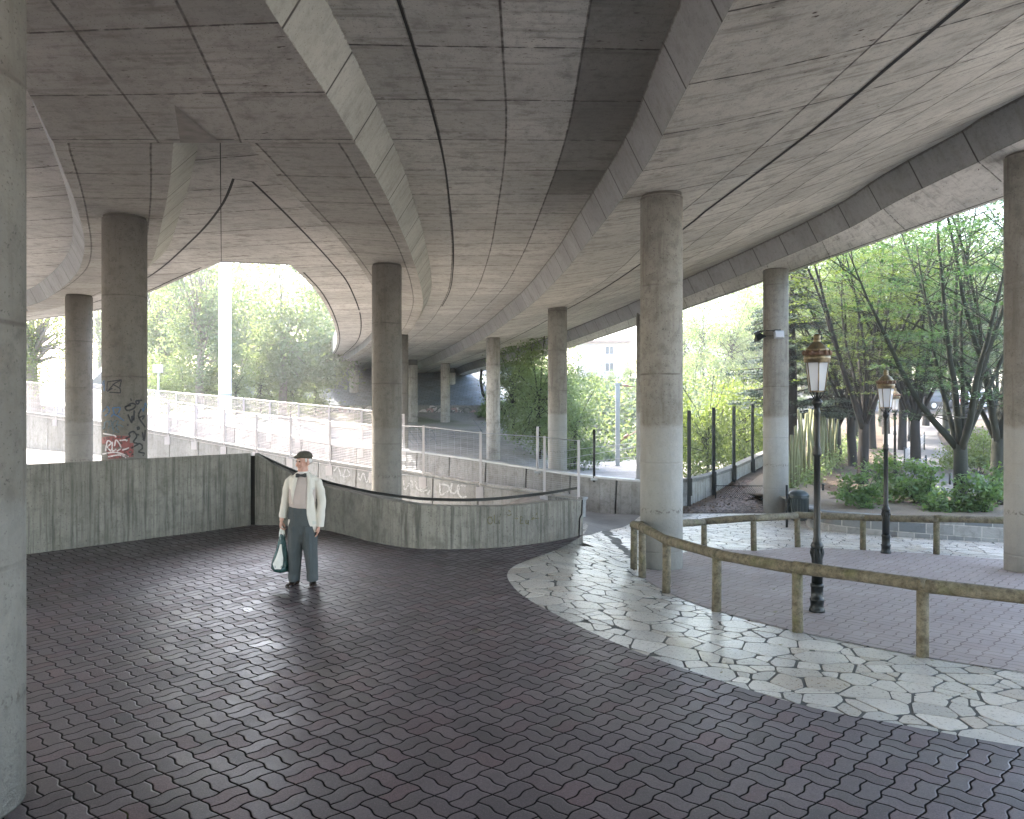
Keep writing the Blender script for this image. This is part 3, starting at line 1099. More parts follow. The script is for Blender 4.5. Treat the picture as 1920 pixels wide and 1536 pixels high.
def stone_mat():
    m = NT('pale_flagstone')
    p = m.pos()
    k = m.n('ShaderNodeNewGeometry').outputs['Random Per Island']
    c = m.mix(k, (0.37, 0.345, 0.305), (0.58, 0.535, 0.465))
    c = m.mix(m.M('MULTIPLY', m.ss(m.M('FRACT', m.M('MULTIPLY', k, 7.31)), 0.62, 0.9), 0.6), c, (0.36, 0.295, 0.225))
    n1 = m.noise(p, 5, 4, 0.65)
    c = m.mix(m.M('MULTIPLY', m.ss(n1, 0.5, 0.75), 0.4), c, (0.25, 0.24, 0.225))
    c = m.mix(m.M('MULTIPLY', m.ss(m.noise(p, 0.9, 4), 0.45, 0.7), 0.35), c, (0.27, 0.26, 0.25))
    fn = m.noise(p, 38, 4, 0.65)
    m.bump(m.M('ADD', m.M('MULTIPLY', n1, 1.4), m.M('MULTIPLY', fn, 0.35)), 0.4, 0.01)
    return m.fin(c, m.lin(fn, 0.3, 0.7, 0.22, 0.42), 0.5)


def crazy(name, inside, x0, x1, y0, y1, seed):
    rg = np.random.default_rng(seed)
    P = []
    for _ in range(6):
        Q = rg.uniform((x0, y0), (x1, y1), (int((x1 - x0) * (y1 - y0) * 13), 2))
        for q in Q:
            P.append(q)
    # poisson thinning with a varying radius gives big and small stones
    cell = {}
    keep = []
    for q in P:
        r = 0.09 + 0.165 * rg.random() ** 1.5
        ci, cj = int(q[0] / 0.45), int(q[1] / 0.45)
        ok = True
        for i in range(ci - 1, ci + 2):
            for j in range(cj - 1, cj + 2):
                for k in cell.get((i, j), ()):
                    if (keep[k][0] - q[0]) ** 2 + (keep[k][1] - q[1]) ** 2 < (0.5 * (keep[k][2] + r)) ** 2 * 1.25:
                        ok = False
        if ok:
            keep.append((q[0], q[1], r))
            cell.setdefault((ci, cj), []).append(len(keep) - 1)
    b = MB()
    # shear each neighbourhood a little so that cells get angular and elongated
    for idx, (x, y, r) in enumerate(keep):
        if not inside(x, y):
            continue
        poly = [(x - 0.6, y - 0.6), (x + 0.6, y - 0.6), (x + 0.6, y + 0.6), (x - 0.6, y + 0.6)]
        ci, cj = int(x / 0.45), int(y / 0.45)
        for i in range(ci - 2, ci + 3):
            for j in range(cj - 2, cj + 3):
                for k in cell.get((i, j), ()):
                    if k == idx:
                        continue
                    x2, y2, r2 = keep[k]
                    dx, dy = x2 - x, y2 - y
                    d2 = dx * dx + dy * dy
                    if d2 > 1.2:
                        continue
                    d = math.sqrt(d2)
                    hq = math.sin(min(idx, k) * 12.9898 + max(idx, k) * 78.233) * 43758.5453
                    hq -= math.floor(hq)
                    ta = (hq - 0.5) * 0.64        # tilt of the shared joint
                    sgn = 1
                    nx, ny = dx / d, dy / d
                    ca, sa = math.cos(ta), math.sin(ta)
                    nx, ny = nx * ca - ny * sa, nx * sa + ny * ca
                    off = (d2 + r * r - r2 * r2) / (2 * d)
                    mx, my = x + dx / d * off, y + dy / d * off
                    gap = 0.005 + 0.010 * ((hq * 7.31) % 1.0)
                    out = []
                    for a in range(len(poly)):
                        p, q = poly[a], poly[(a + 1) % len(poly)]
                        sp = (p[0] - mx) * nx + (p[1] - my) * ny + gap
                        sq = (q[0] - mx) * nx + (q[1] - my) * ny + gap
                        if sp <= 0:
                            out.append(p)
                        if sp * sq < 0:
                            t = sp / (sp - sq)
                            out.append((p[0] + (q[0] - p[0]) * t, p[1] + (q[1] - p[1]) * t))
                    poly = out
                    if len(poly) < 3:
                        break
                if len(poly) < 3:
                    break
            if len(poly) < 3:
                break
        if len(poly) < 3:
            continue
        # round the corners a touch
        area = 0.5 * abs(sum(poly[a][0] * poly[(a + 1) % len(poly)][1] - poly[(a + 1) % len(poly)][0] * poly[a][1] for a in range(len(poly))))
        if area < 0.006:
            continue
        rp = []
        for a in range(len(poly)):
            p, q, s_ = poly[a - 1], poly[a], poly[(a + 1) % len(poly)]
            for (e, w) in ((p, 0.13), (s_, 0.13)):
                L = math.hypot(e[0] - q[0], e[1] - q[1])
                w2 = min(w, 0.022 / max(L, 1e-6))
                rp.append((q[0] + (e[0] - q[0]) * w2, q[1] + (e[1] - q[1]) * w2))
        dz = rg.uniform(-0.0012, 0.0012)
        top = [Vector((q[0], q[1], g(q[0], q[1]) + dz)) for q in rp]
        base = [p - Vector((0, 0, 0.012)) for p in top]
        nb = len(b.v)
        n = len(top)
        b.v.extend([tuple(p) for p in top]); b.v.extend([tuple(p) for p in base])
        b.f.append(tuple(range(nb, nb + n))); b.uv.append(None); b.sm.append(False)
        for a in range(n):
            a2 = (a + 1) % n
            b.f.append((nb + a, nb + n + a, nb + n + a2, nb + a2)); b.uv.append(None); b.sm.append(False)
    return tag(b.build(name, M_STONE), kind='structure')


M_STONE = stone_mat()


def in_poly(x, y, P):
    c = False
    j = len(P) - 1
    for i in range(len(P)):
        if (P[i][1] > y) != (P[j][1] > y) and x < (P[j][0] - P[i][0]) * (y - P[i][1]) / (P[j][1] - P[i][1]) + P[i][0]:
            c = not c
        j = i
    return c


pinkpoly = [(p.x, p.y) for p in f2] + [(p.x, p.y) for p in reversed(f3)]


def near_line(x, y, pts, d):
    for p in pts:
        if (p[0] - x) ** 2 + (p[1] - y) ** 2 < d * d:
            return True
    return False


def crazy_in(x, y):
    if in_poly(x, y, dark) and not near_line(x, y, dark[:90], 0.42):
        return False
    if in_poly(x, y, pinkpoly) and not near_line(x, y, pinkpoly, 0.42):
        return False
    if wall_side(x, y) < -0.25 and y > 17.0:
        return False
    if y > 21.3 or x > 13 or (x < 1.2 and y > 12.4 + 0.9 * max(0, x)):
        return False
    return True


crazy('crazy_paving', crazy_in, -0.6, 12.5, 0.5, 21.5, 5)

# asphalt of the path that climbs away beside the parapets
M_ASPH = None


def asphalt_mat():
    m = NT('worn_asphalt')
    p = m.pos()
    c = m.mix(m.lin(m.noise(p, 1.3, 5, 0.65), 0.3, 0.7, 0, 1), (0.10, 0.098, 0.097), (0.19, 0.185, 0.18))
    c = m.mix(m.lin(m.noise(p, 80, 2), 0.4, 0.7, 0, 0.5), c, (0.06, 0.06, 0.06))
    m.bump(m.noise(p, 120, 2), 0.4, 0.005)
    return m.fin(c, 0.75, 0.35)


M_ASPH = asphalt_mat()
e0 = [gp(1101, 1004), gp(1130, 996), gp(1165, 990), gp(1185, 980), gp(1200, 968)]
e1 = [Vector((-8, 15.6, 0)), Vector((-4, 17.4, 0)), Vector((0.5, 18.6, 0)), Vector((2.2, 20.2, 0)), Vector((3.4, 20.6, 0))]
ea = spline([Vector((-8, 14.4, 0)), Vector((-4.7, 15.0, 0)), Vector((-1.5, 13.6, 0)), Vector((0.7, 13.7, 0))] + e0, 40)
eb = spline([Vector((-18, 30, 0)), Vector((-9, 24, 0)), Vector((-3.5, 23, 0)), Vector((0, 22, 0)), Vector((2.2, 21, 0)), Vector((3.6, 20.8, 0))], 40)
b = MB()
rows = []
for a, c in zip(ea, eb):
    r = []
    for k in range(13):
        p = a.lerp(c, k / 12); p.z = g(p.x, p.y) + 0.006 - 1.35 * sm((0.95 - p.x) / 3.2); r.append(p)
    rows.append(r)
b.grid(rows, flip=True)
tag(b.build('path', M_ASPH), kind='structure')
# ------------------------------------------------------------------ plaza walls
def wall_strip(name, base, ztop, thick, mat, parent, side=-1, zlow=-0.15):
    """upright wall along the base line (list of Vector), heights ztop, thick to the given side"""
    b = MB()
    back = offset(base, side, thick, 0)
    rows = []
    for p, q, zt in zip(base, back, ztop):
        zt2 = zt
        rows.append([Vector((p.x, p.y, p.z + zlow)), Vector((p.x, p.y, zt - 0.012)), Vector((p.x, p.y, zt)) + (q - p) * 0.06, Vector((q.x, q.y, zt2)) + (p - q) * 0.06,
                     Vector((q.x, q.y, zt2 - 0.012)), Vector((q.x, q.y, q.z + zlow))])
    b.grid(rows, smooth=False, flip=(side > 0))
    for r, fl in ((rows[0], False), (rows[-1], True)):
        b.face(r if not fl else list(reversed(r)))
    return local(b.build(name, mat), parent) if parent else b.build(name, mat)


wA = thing('concrete_wall', 'straight board marked concrete wall beyond the dark pavers, in front of the graffiti column', 'wall', (-7, 12, 0))
bl = [gp(-140, 1069), gp(50, 1040), gp(260, 1013), gp(470, 985.7)]
for p in bl:
    p.z = 0
wall_strip('wall_body', resamp(bl, 24), [1.335] * 24, 0.13, M_WALL, wA, -1)

wB = thing('concrete_wall', 'curved concrete wall with black handrail whose top sinks and rises again behind the old man', 'wall', (-2, 12.5, 0))
base_px = [(478, 985), (540, 986), (610, 995), (650, 1004), (700, 1017), (760, 1027), (810, 1030), (870, 1030), (950, 1026), (1020, 1018), (1060, 1011), (1093, 1003.5)]
top_px = [(478, 850), (540, 885), (610, 910), (650, 920.5), (700, 932), (760, 943.5), (810, 948), (870, 949.5), (950, 949), (1020, 942), (1060, 939), (1093, 937)]
bb = [on(x, y, lambda X, Y: 0.0) for x, y in base_px]
zt = [HC + (HY - t[1]) / F * p.y for t, p in zip(top_px, bb)]
bs = spline(bb, 70)
ztp = spline([Vector((arclen(bb)[i], zt[i], 0)) for i in range(len(bb))], 200)
La = arclen(bs)
sc_ = arclen(bb)[-1] / La[-1]


def ztop_at(s):
    s *= sc_
    for a, c in zip(ztp, ztp[1:]):
        if a.x <= s <= c.x + 1e-9:
            return a.y + (c.y - a.y) * (s - a.x) / max(c.x - a.x, 1e-9)
    return ztp[-1].y


zts = [ztop_at(s) for s in La]
wall_strip('wall_body', bs, zts, 0.2, M_WALL, wB, -1)
b = MB()
e_ = bs[-1]
dd = (bs[-1] - bs[-2]).normalized()
b.tube([e_ - dd * 0.12 + Vector((0, -0.012, 0)), e_ - dd * 0.10 + Vector((0, -0.012, 0.3)), e_ - dd * 0.04 + Vector((0, -0.012, zts[-1] * 0.6)), e_ - dd * 0.02 + Vector((0, -0.012, zts[-1]))], 0.012, 4)
local(b.build('joint', M_BLACK_JOINT), wB)
b = MB()
p0 = bs[0] - (bs[1] - bs[0]).normalized() * 0.06
b.box((p0.x - 0.012, p0.y + 0.10, 0.6), (0.13, 0.1, 1.36))
local(b.build('joint', M_BLACK_JOINT), wB)
# handrail on the far rim of the curved wall
mid = offset(bs, -1, 0.12, 0)
rail_off_px = [(478, 851), (545, 881), (610, 903), (650, 913), (700, 923), (760, 931.5), (800, 935.5), (870, 937.5), (930, 935.5), (1000, 928), (1050, 921), (1091, 915)]
rp = []
Lr = [p.x for p in bs]
for x, y in rail_off_px:
    best = min(range(len(mid)), key=lambda i: abs(mid[i].x / mid[i].y * F + CX - x))
    p = mid[best]
    rp.append(Vector((p.x, p.y, HC + (HY - y) / F * p.y)))
b = MB()
rs = spline(rp, 70)
a = [p + Vector((0, -0.02, 0)) for p in rs]; c = [p + Vector((0, 0.03, 0)) for p in rs]
b.rings([[Vector((p.x, p.y - 0.018, p.z - 0.022)), Vector((p.x, p.y + 0.018, p.z - 0.022)), Vector((p.x, p.y + 0.018, p.z + 0.022)), Vector((p.x, p.y - 0.018, p.z + 0.022))] for p in rs], smooth=False)
hr = local(b.build('handrail', M_BLACK), wB)
for x in (648, 785, 901, 1003, 1069, 1089):
    i = min(range(len(rs)), key=lambda i: abs(rs[i].x / rs[i].y * F + CX - x))
    p = rs[i]
    j = min(range(len(mid)), key=lambda k: (mid[k] - p).xy.length)
    b = MB()
    b.tube([Vector((p.x, p.y, zts[j] - 0.02)), Vector((p.x, p.y, p.z))], 0.013, 6)
    o = b.build('bracket', M_BLACK)
    o.parent = hr
    o.matrix_parent_inverse = Matrix.Translation(wB.location).inverted()
# scratched writing on the curved wall
def on_wallB(p):
    i = min(range(len(bs)), key=lambda i: abs(bs[i].x / bs[i].y * F + CX - p.x))
    q = bs[i]
    i2 = min(max(i, 1), len(bs) - 2)
    fx = (q.x / q.y * F + CX)
    return Vector(((p.x - CX) / F * (q.y - 0.012), q.y - 0.012, HC + (HY - p.y) / F * q.y))


b = MB()
W8 = lambda pts: [(880 + x / 8, 920 + y / 8) for x, y in pts]
strokes(b, [W8(q) for q in ([(340, 400), (290, 400), (275, 460), (310, 500), (345, 470), (335, 400)], [(375, 360), (378, 480), (420, 490)], [(450, 400), (470, 345), (460, 400), (450, 500)],
                             [(540, 350), (600, 370), (630, 345)], [(590, 290), (620, 320)], [(680, 415), (745, 415)], [(800, 400), (765, 390), (770, 440), (800, 440)], [(770, 440), (765, 490), (810, 490)],
                             [(850, 440), (850, 490), (885, 480), (885, 440), (885, 510)], [(920, 430), (1040, 412)], [(1020, 330), (980, 390), (930, 430)])], 1.6, on_wallB)
local(b.build('graffiti', P_OLIVE), wB)

# ------------------------------------------------------------------ ramp parapets and their mesh fences
def inv_line(xa, Ya, xb, Yb):
    def Yat(x):
        t = (x - xa) / (xb - xa)
        return 1 / ((1 - t) / Ya + t / Yb)
    return Yat


Yn = inv_line(992, 20.1, 280, 32.0)
Yfar = inv_line(1201, 20.5, 280, 37.0)


def ytop(pts):
    def f(x):
        for (xa, ya), (xb, yb) in zip(pts, pts[1:]):
            if xa <= x <= xb:
                return ya + (yb - ya) * (x - xa) / (xb - xa)
        return pts[0][1] if x < pts[0][0] else pts[-1][1]
    return f


yn = ytop([(20, 771), (173, 790), (280, 808), (480, 845), (690, 880), (755, 884), (900, 910), (1005, 925), (1095, 938)])
yf_ = ytop([(20, 755), (280, 778), (480, 808), (640, 838), (772, 848), (903, 866), (981, 878), (1070, 892), (1155, 901), (1206, 905)])


def parapet(label, joints, Yat, yt, zlow, openj):
    t = thing('ramp_parapet', label, 'parapet', tuple(at(joints[len(joints) // 2], HY, Yat(joints[len(joints) // 2])).xy) + (0,))
    for xa, xb in zip(joints, joints[1:]):
        pa, pb = at(xa, yt(xa), Yat(xa)), at(xb, yt(xb), Yat(xb))
        d = (pb - pa); dh = Vector((d.x, d.y, 0)).normalized()
        gap = 0.028 if openj else 0.012
        nrm = Vector((-dh.y, dh.x, 0))
        A, B_ = pa + d.normalized() * gap, pb - d.normalized() * gap
        lean = 0.10
        b = MB()
        th = nrm * 0.16
        za = min(zlow, A.z - 0.8); zb = min(zlow, B_.z - 0.8)
        sh = -dh * 0.10      # joints lean slightly
        q = [Vector((A.x, A.y, za)) + sh, Vector((B_.x, B_.y, zb)) + sh, B_, A]
        q2 = [p + th for p in q]
        b.v = [tuple(p) for p in q + q2]
        b.f = [(0, 1, 2, 3), (7, 6, 5, 4), (3, 2, 6, 7), (0, 3, 7, 4), (1, 5, 6, 2)]
        b.uv = [None] * 5; b.sm = [False] * 5
        local(b.build('panel', M_PANEL), t)
    # coping
    b = MB()
    pts = [at(x, yt(x), Yat(x)) for x in np.linspace(joints[0], joints[-1], 30)]
    d = (pts[-1] - pts[0]); dh = Vector((d.x, d.y, 0)).normalized(); nrm = Vector((-dh.y, dh.x, 0))
    b.rings([[p - nrm * 0.03 + Vector((0, 0, 0.003)), p + nrm * 0.2 + Vector((0, 0, 0.003)), p + nrm * 0.2 + Vector((0, 0, 0.06)), p - nrm * 0.03 + Vector((0, 0, 0.06))] for p in pts], smooth=False)
    local(b.build('coping', M_STEEL if openj == 2 else M_PANEL), t)
    # dark filler seen in the joints
    for x in joints[1:-1]:
        p = at(x, yt(x), Yat(x))
        b = MB()
        b.box((p.x + nrm.x * 0.1 - dh.x * 0.03, p.y + nrm.y * 0.1 - dh.y * 0.03, p.z - 0.9), (0.12, 0.05, 1.79), None)
        local(b.build('joint_filler', M_BLACK_JOINT), t)
    return t


nj = [20, 90, 150, 205, 262, 318, 372, 425, 478, 535, 597, 668, 735, 812, 897, 994, 1094]
fj = [20, 120, 210, 290, 368, 440, 508, 566, 622, 668, 722, 782, 843, 911, 987, 1069, 1156, 1206]
pN = parapet('nearer pale ramp parapet of leaning panels with a white sprayed tag', nj, Yn, yn, -2.4, 1)
pF = parapet('farther ramp parapet capped with a grey rail along the railway side', fj, Yfar, yf_, -1.6, 2)

# sprayed DUC and scribbles on the nearer parapet
dN = (at(994, 757, Yn(994)) - at(812, 757, Yn(812))); dN.z = 0; dN.normalize()
nN = Vector((dN.y, -dN.x, 0))


def on_pN(p):
    Y = Yn(p.x)
    q = at(p.x, p.y, Y)
    q = q + nN * 0.012
    k = (at(p.x, yn(p.x), Y).z - q.z)
    return q - dN * 0.1 * min(max(k / 1.2, 0), 1)


C2 = lambda pts: [(560 + x / 2.8235, 600 + y / 2.8235) for x, y in pts]
b = MB()
strokes(b, [C2(q) for q in ([(745, 870), (790, 875), (800, 900), (760, 925), (750, 870)], [(815, 865), (810, 910), (835, 915), (850, 870)], [(890, 880), (860, 880), (850, 915), (870, 940), (895, 935)],
                            [(700, 900), (690, 925)])], 3.4, on_pN)
strokes(b, [C2(q) for q in ([(560, 850), (570, 900), (600, 850), (610, 895)], [(620, 850), (640, 900), (690, 880)], [(660, 860), (650, 905), (690, 900)],
                            [(190, 800), (210, 780), (230, 830)], [(250, 790), (240, 830), (275, 820), (260, 790)], [(320, 810), (330, 850), (345, 810), (365, 860), (380, 820)])], 2.2, on_pN)
local(b.build('graffiti', paint_mat('washed_out_paint', (0.40, 0.40, 0.40))), pN)
b = MB()
strokes(b, [C2(q) for q in ([(1370, 960), (1365, 940), (1385, 938), (1385, 960)], [(1395, 940), (1395, 962)], [(1405, 960), (1408, 938), (1420, 960), (1425, 938)], [(1432, 940), (1438, 960)])], 1.6, on_pN)
local(b.build('graffiti', P_GREY), pN)


def mesh_fence(label, posts, Yat, yb, yt, group, dens=0.05):
    t = thing('mesh_fence', label, 'fence', tuple(at(posts[len(posts) // 2], HY, Yat(posts[len(posts) // 2])).xy) + (0,), 0, group)
    B_ = [at(x, yb(x), Yat(x)) for x in posts]
    T_ = [at(x, yt(x), Yat(x)) for x in posts]
    for p, q in zip(B_, T_):
        b = MB()
        d = Vector((0, 0, 1))
        b.box((p.x, p.y, (p.z + q.z) / 2 - 0.1), (0.06, 0.05, q.z - p.z + 0.25))
        po = local(b.build('post', M_WHITE), t)
        b = MB()
        b.box((p.x - 0.02, p.y - 0.06, p.z - 0.17), (0.2, 0.05, 0.3))
        b2 = b.build('bracket', M_WHITE)
        local(b2, t)
        b2.parent = po
    for i in range(len(posts) - 1):
        b = MB()
        p0, p1, q0, q1 = B_[i], B_[i + 1], T_[i], T_[i + 1]
        h = ((q0 - p0).length + (q1 - p1).length) / 2
        nw = int(h / dens)
        for k in range(nw + 1):
            tt = k / nw
            thick = posts[i] < 700  # sunlit stretch: thicker whiter wires put its brightness in; shaded rest thin and grey
            r = 0.014 if k in (0, nw) else ((0.0072 if k % 6 in (0, 1) else 0.0044) if thick else (0.003 if k % 6 in (0, 1) else 0.0018))
            a, c = p0.lerp(q0, tt), p1.lerp(q1, tt)
            off = Vector((0, -0.012 if k % 6 in (0, 1) else 0, 0))
            b.tube([a + off, c + off], r, 3, cap=False, smooth=False)
        L = (p1 - p0).length
        nv = int(L / 0.22)
        for k in range(1, nv):
            tt = k / nv
            b.tube([p0.lerp(p1, tt), q0.lerp(q1, tt)], 0.0022, 3, cap=False, smooth=False)
        local(b.build('mesh_panel', M_WHITE if posts[i] < 700 else M_STEEL), t)
    return t


ynb = ytop([(20, 773), (280, 812), (480, 847), (617, 872), (690, 884), (790, 893), (901, 911), (1021, 928), (1085, 937)])
ynt = ytop([(20, 712), (280, 744), (317, 751), (422, 768), (480, 777), (545, 783), (617, 790), (690, 797), (794, 800), (901, 812), (1021, 820), (1085, 827)])
mesh_fence('white wire mesh fence fixed to the nearer ramp parapet', [40, 105, 160, 215, 266, 316, 366, 421, 481, 545, 619, 700, 794, 901, 1021, 1085], Yn, ynb, ynt, None)
yfb = ytop([(20, 755), (280, 778), (480, 808), (640, 838), (760, 846)])
yft = ytop([(20, 705), (280, 731), (368, 739), (457, 747), (558, 757), (617, 762), (676, 768), (760, 778)])
mesh_fence('white wire mesh fence rising on the farther ramp parapet', [50, 115, 175, 234, 292, 330, 368, 410, 457, 506, 560, 617, 678, 757], Yfar, yfb, yft, None)
# bare dark posts further along the farther parapet
for x, ya, yb_, lab, mt in ((1008, 800, 884, 'bare pale post standing on the farther parapet near the thicket', M_WHITE), (1114, 805, 897, 'bare dark post standing on the farther parapet before the ivy slope', M_BLACK)):
    p = at(x, yb_, Yfar(x)); q = at(x, ya, Yfar(x))
    t = thing('fence_post', lab, 'post', p)
    b = MB(); b.tube([(0, 0, -0.1), (0, 0, q.z - p.z)], 0.035, 8); b.build('shaft', mt, t)
    b = MB(); b.box((0, 0, -0.02), (0.18, 0.14, 0.06)); b.build('base_plate', M_STEEL, t)

# ------------------------------------------------------------------ low wall with the tall dark posts, railway side
lw = thing('low_wall', 'low pale concrete wall under the tall dark screen posts', 'wall', (6, 25, 0))
wp = [(1206, 950), (1262, 949), (1295, 947), (1340, 934), (1380, 917), (1414, 904), (1450, 893)]
wy = [905, 908, 905, 891, 875, 860, 846]
Ys = [20.6, 21.8, 22.7, 24.8, 26.9, 29.0, 31.5]
base = [Vector(((x - CX) / F * Y, Y, g((x - CX) / F * Y, Y))) for (x, y), Y in zip(wp, Ys)]
zt_ = [HC + (HY - y) / F * Y for y, Y in zip(wy, Ys)]
bsp = spline(base, 40)
zsp = spline([Vector((i, z, 0)) for i, z in enumerate(zt_)], 40)
wall_strip('wall_body', bsp, [p.y for p in zsp], 0.22, M_LOWWALL, lw, -1, zlow=-1.6)
b = MB()
b.rings([[Vector((p.x + 0.03, p.y - 0.03, z.y + 0.002)), Vector((p.x - 0.2, p.y + 0.12, z.y + 0.002)), Vector((p.x - 0.2, p.y + 0.12, z.y + 0.09)), Vector((p.x + 0.03, p.y - 0.03, z.y + 0.09))] for p, z in zip(bsp, zsp)], smooth=False)
local(b.build('coping', mat_wall('dark_coping_concrete', (0.2, 0.2, 0.185), 0.4)), lw)
post_px = [(1292, 770, 948, 22.3), (1338, 764, 936, 24.4), (1376, 762, 920, 26.4), (1411, 757, 905, 28.6)]
pp = []
sf = thing('screen_fence', 'clear screen between four tall black posts in front of the low wall', 'fence', (6.5, 25, -0.6))
M_GLASS = NT('dusty_clear_sheet')
_tr = M_GLASS.n('ShaderNodeBsdfTransparent'); _gl = M_GLASS.n('ShaderNodeBsdfGlossy'); _gl.inputs['Roughness'].default_value = 0.08
_df = M_GLASS.n('ShaderNodeBsdfDiffuse'); _df.inputs[0].default_value = (0.6, 0.65, 0.65, 1)
_m1 = M_GLASS.n('ShaderNodeMixShader'); _m1.inputs[0].default_value = 0.015
M_GLASS.l(_tr.outputs[0], _m1.inputs[1]); M_GLASS.l(_df.outputs[0], _m1.inputs[2])
_fr = M_GLASS.n('ShaderNodeFresnel'); _fr.inputs[0].default_value = 1.08
_m2 = M_GLASS.n('ShaderNodeMixShader'); _m2.inputs[0].default_value = 0.02; M_GLASS.l(_m1.outputs[0], _m2.inputs[1]); M_GLASS.l(_gl.outputs[0], _m2.inputs[2])
M_GLASS.l(_m2.outputs[0], M_GLASS.o.inputs[0]); M_GLASS = M_GLASS.m
for x, ya, yb_, Y in post_px:
    p = at(x, yb_, Y); q = at(x, ya, Y)
    p.z = min(p.z, g(p.x, p.y))
    b = MB()
    b.box((p.x, p.y, (p.z + q.z) / 2), (0.09, 0.09, q.z - p.z))
    b.box((p.x + 0.01, p.y - 0.05, p.z + 0.6), (0.13, 0.03, 0.5))
    local(b.build('post', M_BLACK), sf)
    pp.append((p, q))
for (p, q), (p2, q2) in zip(pp, pp[1:]):
    b = MB()
    d = (p2 - p).normalized() * 0.05
    za, zb = -0.05, 0.2
    A = [Vector((p.x + d.x, p.y + d.y, za)), Vector((p2.x - d.x, p2.y - d.y, zb)), Vector((p2.x - d.x, p2.y - d.y, q2.z - 0.12)), Vector((p.x + d.x, p.y + d.y, q.z - 0.12))]
    n_ = Vector((-d.y, d.x, 0)).normalized() * 0.006
    b.v = [tuple(a + n_) for a in A] + [tuple(a - n_) for a in A]
    b.f = [(0, 1, 2, 3), (7, 6, 5, 4), (0, 4, 5, 1), (1, 5, 6, 2), (2, 6, 7, 3), (3, 7, 4, 0)]
    b.uv = [None] * 6; b.sm = [False] * 6
    local(b.build('pane', M_GLASS), sf)
# chain-link border in front of the leaf litter
cl = thing('chain_link_fence', 'knee high chain link border in front of the leaf litter', 'fence', gp(1400, 936))
b = MB()
A_, B2_ = gp(1342, 937), gp(1432, 938)
h = 0.42
n = 26
for k in range(n):
    for s in (1, -1):
        t0, t1 = k / n, (k + 6 * s) / n
        if 0 <= t1 <= 1:
            b.tube([A_.lerp(B2_, t0), A_.lerp(B2_, t1) + Vector((0, 0, h))], 0.004, 3, cap=False)
local(b.build('mesh_panel', M_BLACK), cl)
b = MB(); b.tube([A_ + Vector((0, 0, h)), B2_ + Vector((0, 0, h))], 0.012, 5); b.tube([A_ + Vector((0, 0, .02)), B2_ + Vector((0, 0, .02))], 0.012, 5)
local(b.build('rail', M_BLACK), cl)
for p in (A_, B2_):
    b = MB(); b.tube([p - Vector((0, 0, .1)), p + Vector((0, 0, h + 0.04))], 0.02, 6); local(b.build('post', M_BLACK), cl)

# ------------------------------------------------------------------ wooden railing
wr = thing('wooden_railing', 'low weathered wooden railing looping from the paving edge round the tall column', 'railing', (2, 9.5, 0))
RH = 0.63
fp = [gp(1189, 1067), gp(1204, 1083), gp(1250, 1112), gp(1344, 1146), gp(1495, 1185), gp(1730, 1231)]
d = fp[-1] - fp[-2]
fp.append(fp[-1] + Vector((d.x * 1.2, d.y * 0.62, 0)))
fp.append(fp[-1] + Vector((d.x * 1.35, d.y * 0.4, 0)))
bp = [gp(1320, 1028), gp(1413, 1033), gp(1495, 1026), gp(1618, 1031), gp(1756, 1040), gp(1905, 1049), gp(2070, 1058)]
ftop = [985, 989, 1014, 1040, 1066, 1098]
btop = [979, 972, 966.5, 970.5, 973.5]


def top_of(p, y):
    return HC + (HY - y) / F * p.y


def post(p, zt, r):
    b = MB()
    w = rng.uniform(-0.008, 0.008, 2)
    b.tube([Vector((p.x + w[0], p.y + w[1], p.z - 0.1)), Vector((p.x, p.y, (p.z + zt) / 2)), Vector((p.x, p.y, zt))], [r * 1.02, r, r * 0.98], 14)
    return local(b.build('post', M_WOOD), wr)


tops = []
for i, p in enumerate(fp):
    zt1 = top_of(p, ftop[i]) if i < len(ftop) else p.z + RH
    tops.append(Vector((p.x, p.y, zt1)))
    post(p, zt1 - 0.045, 0.054)
btops = []
for i, p in enumerate(bp):
    zt1 = top_of(p, btop[i]) if i < len(btop) else p.z + RH
    btops.append(Vector((p.x, p.y, zt1)))
    post(p, zt1 - 0.045, 0.052)


def log(p, q, r):
    b = MB()
    L = (q - p).length
    n = 9
    pts, rr = [], []
    bow = Vector((rng.uniform(-1, 1), rng.uniform(-1, 1), rng.uniform(-0.5, 0.5))) * 0.008
    for k in range(n + 1):
        t = k / n
        pts.append(p.lerp(q, t) + bow * math.sin(PI * t))
        rr.append(r * (1 + 0.05 * math.sin(5 * t + p.x * 7) + rng.uniform(-0.02, 0.02)))
    b.tube(pts, rr, 14)
    return local(b.build('rail', M_WOOD), wr)


chain = [btops[i] for i in range(len(btops) - 1, -1, -1)] + tops
for k, (p, q) in enumerate(zip(chain, chain[1:])):
    d = (q - p).normalized()
    log(p - d * 0.035 + Vector((0, 0, 0.008 * (k % 2))), q + d * 0.035 + Vector((0, 0, 0.008 * (k % 2))), 0.062)

# ------------------------------------------------------------------ park lamps
def brass():
    m = NT('aged_brass')
    p = m.obj()
    k = m.noise(p, 14, 4)
    c = m.mix(m.lin(k, 0.35, 0.65, 0, 1), (0.10, 0.08, 0.05), (0.25, 0.195, 0.115))
    return m.fin(c, m.lin(k, 0.3, 0.7, 0.3, 0.55), 0.5, 0.75)


M_BRASS = brass()
M_COPPER = plain('rusty_copper', (0.13, 0.075, 0.05), 0.6, 0.4, var=0.7, scale=30)


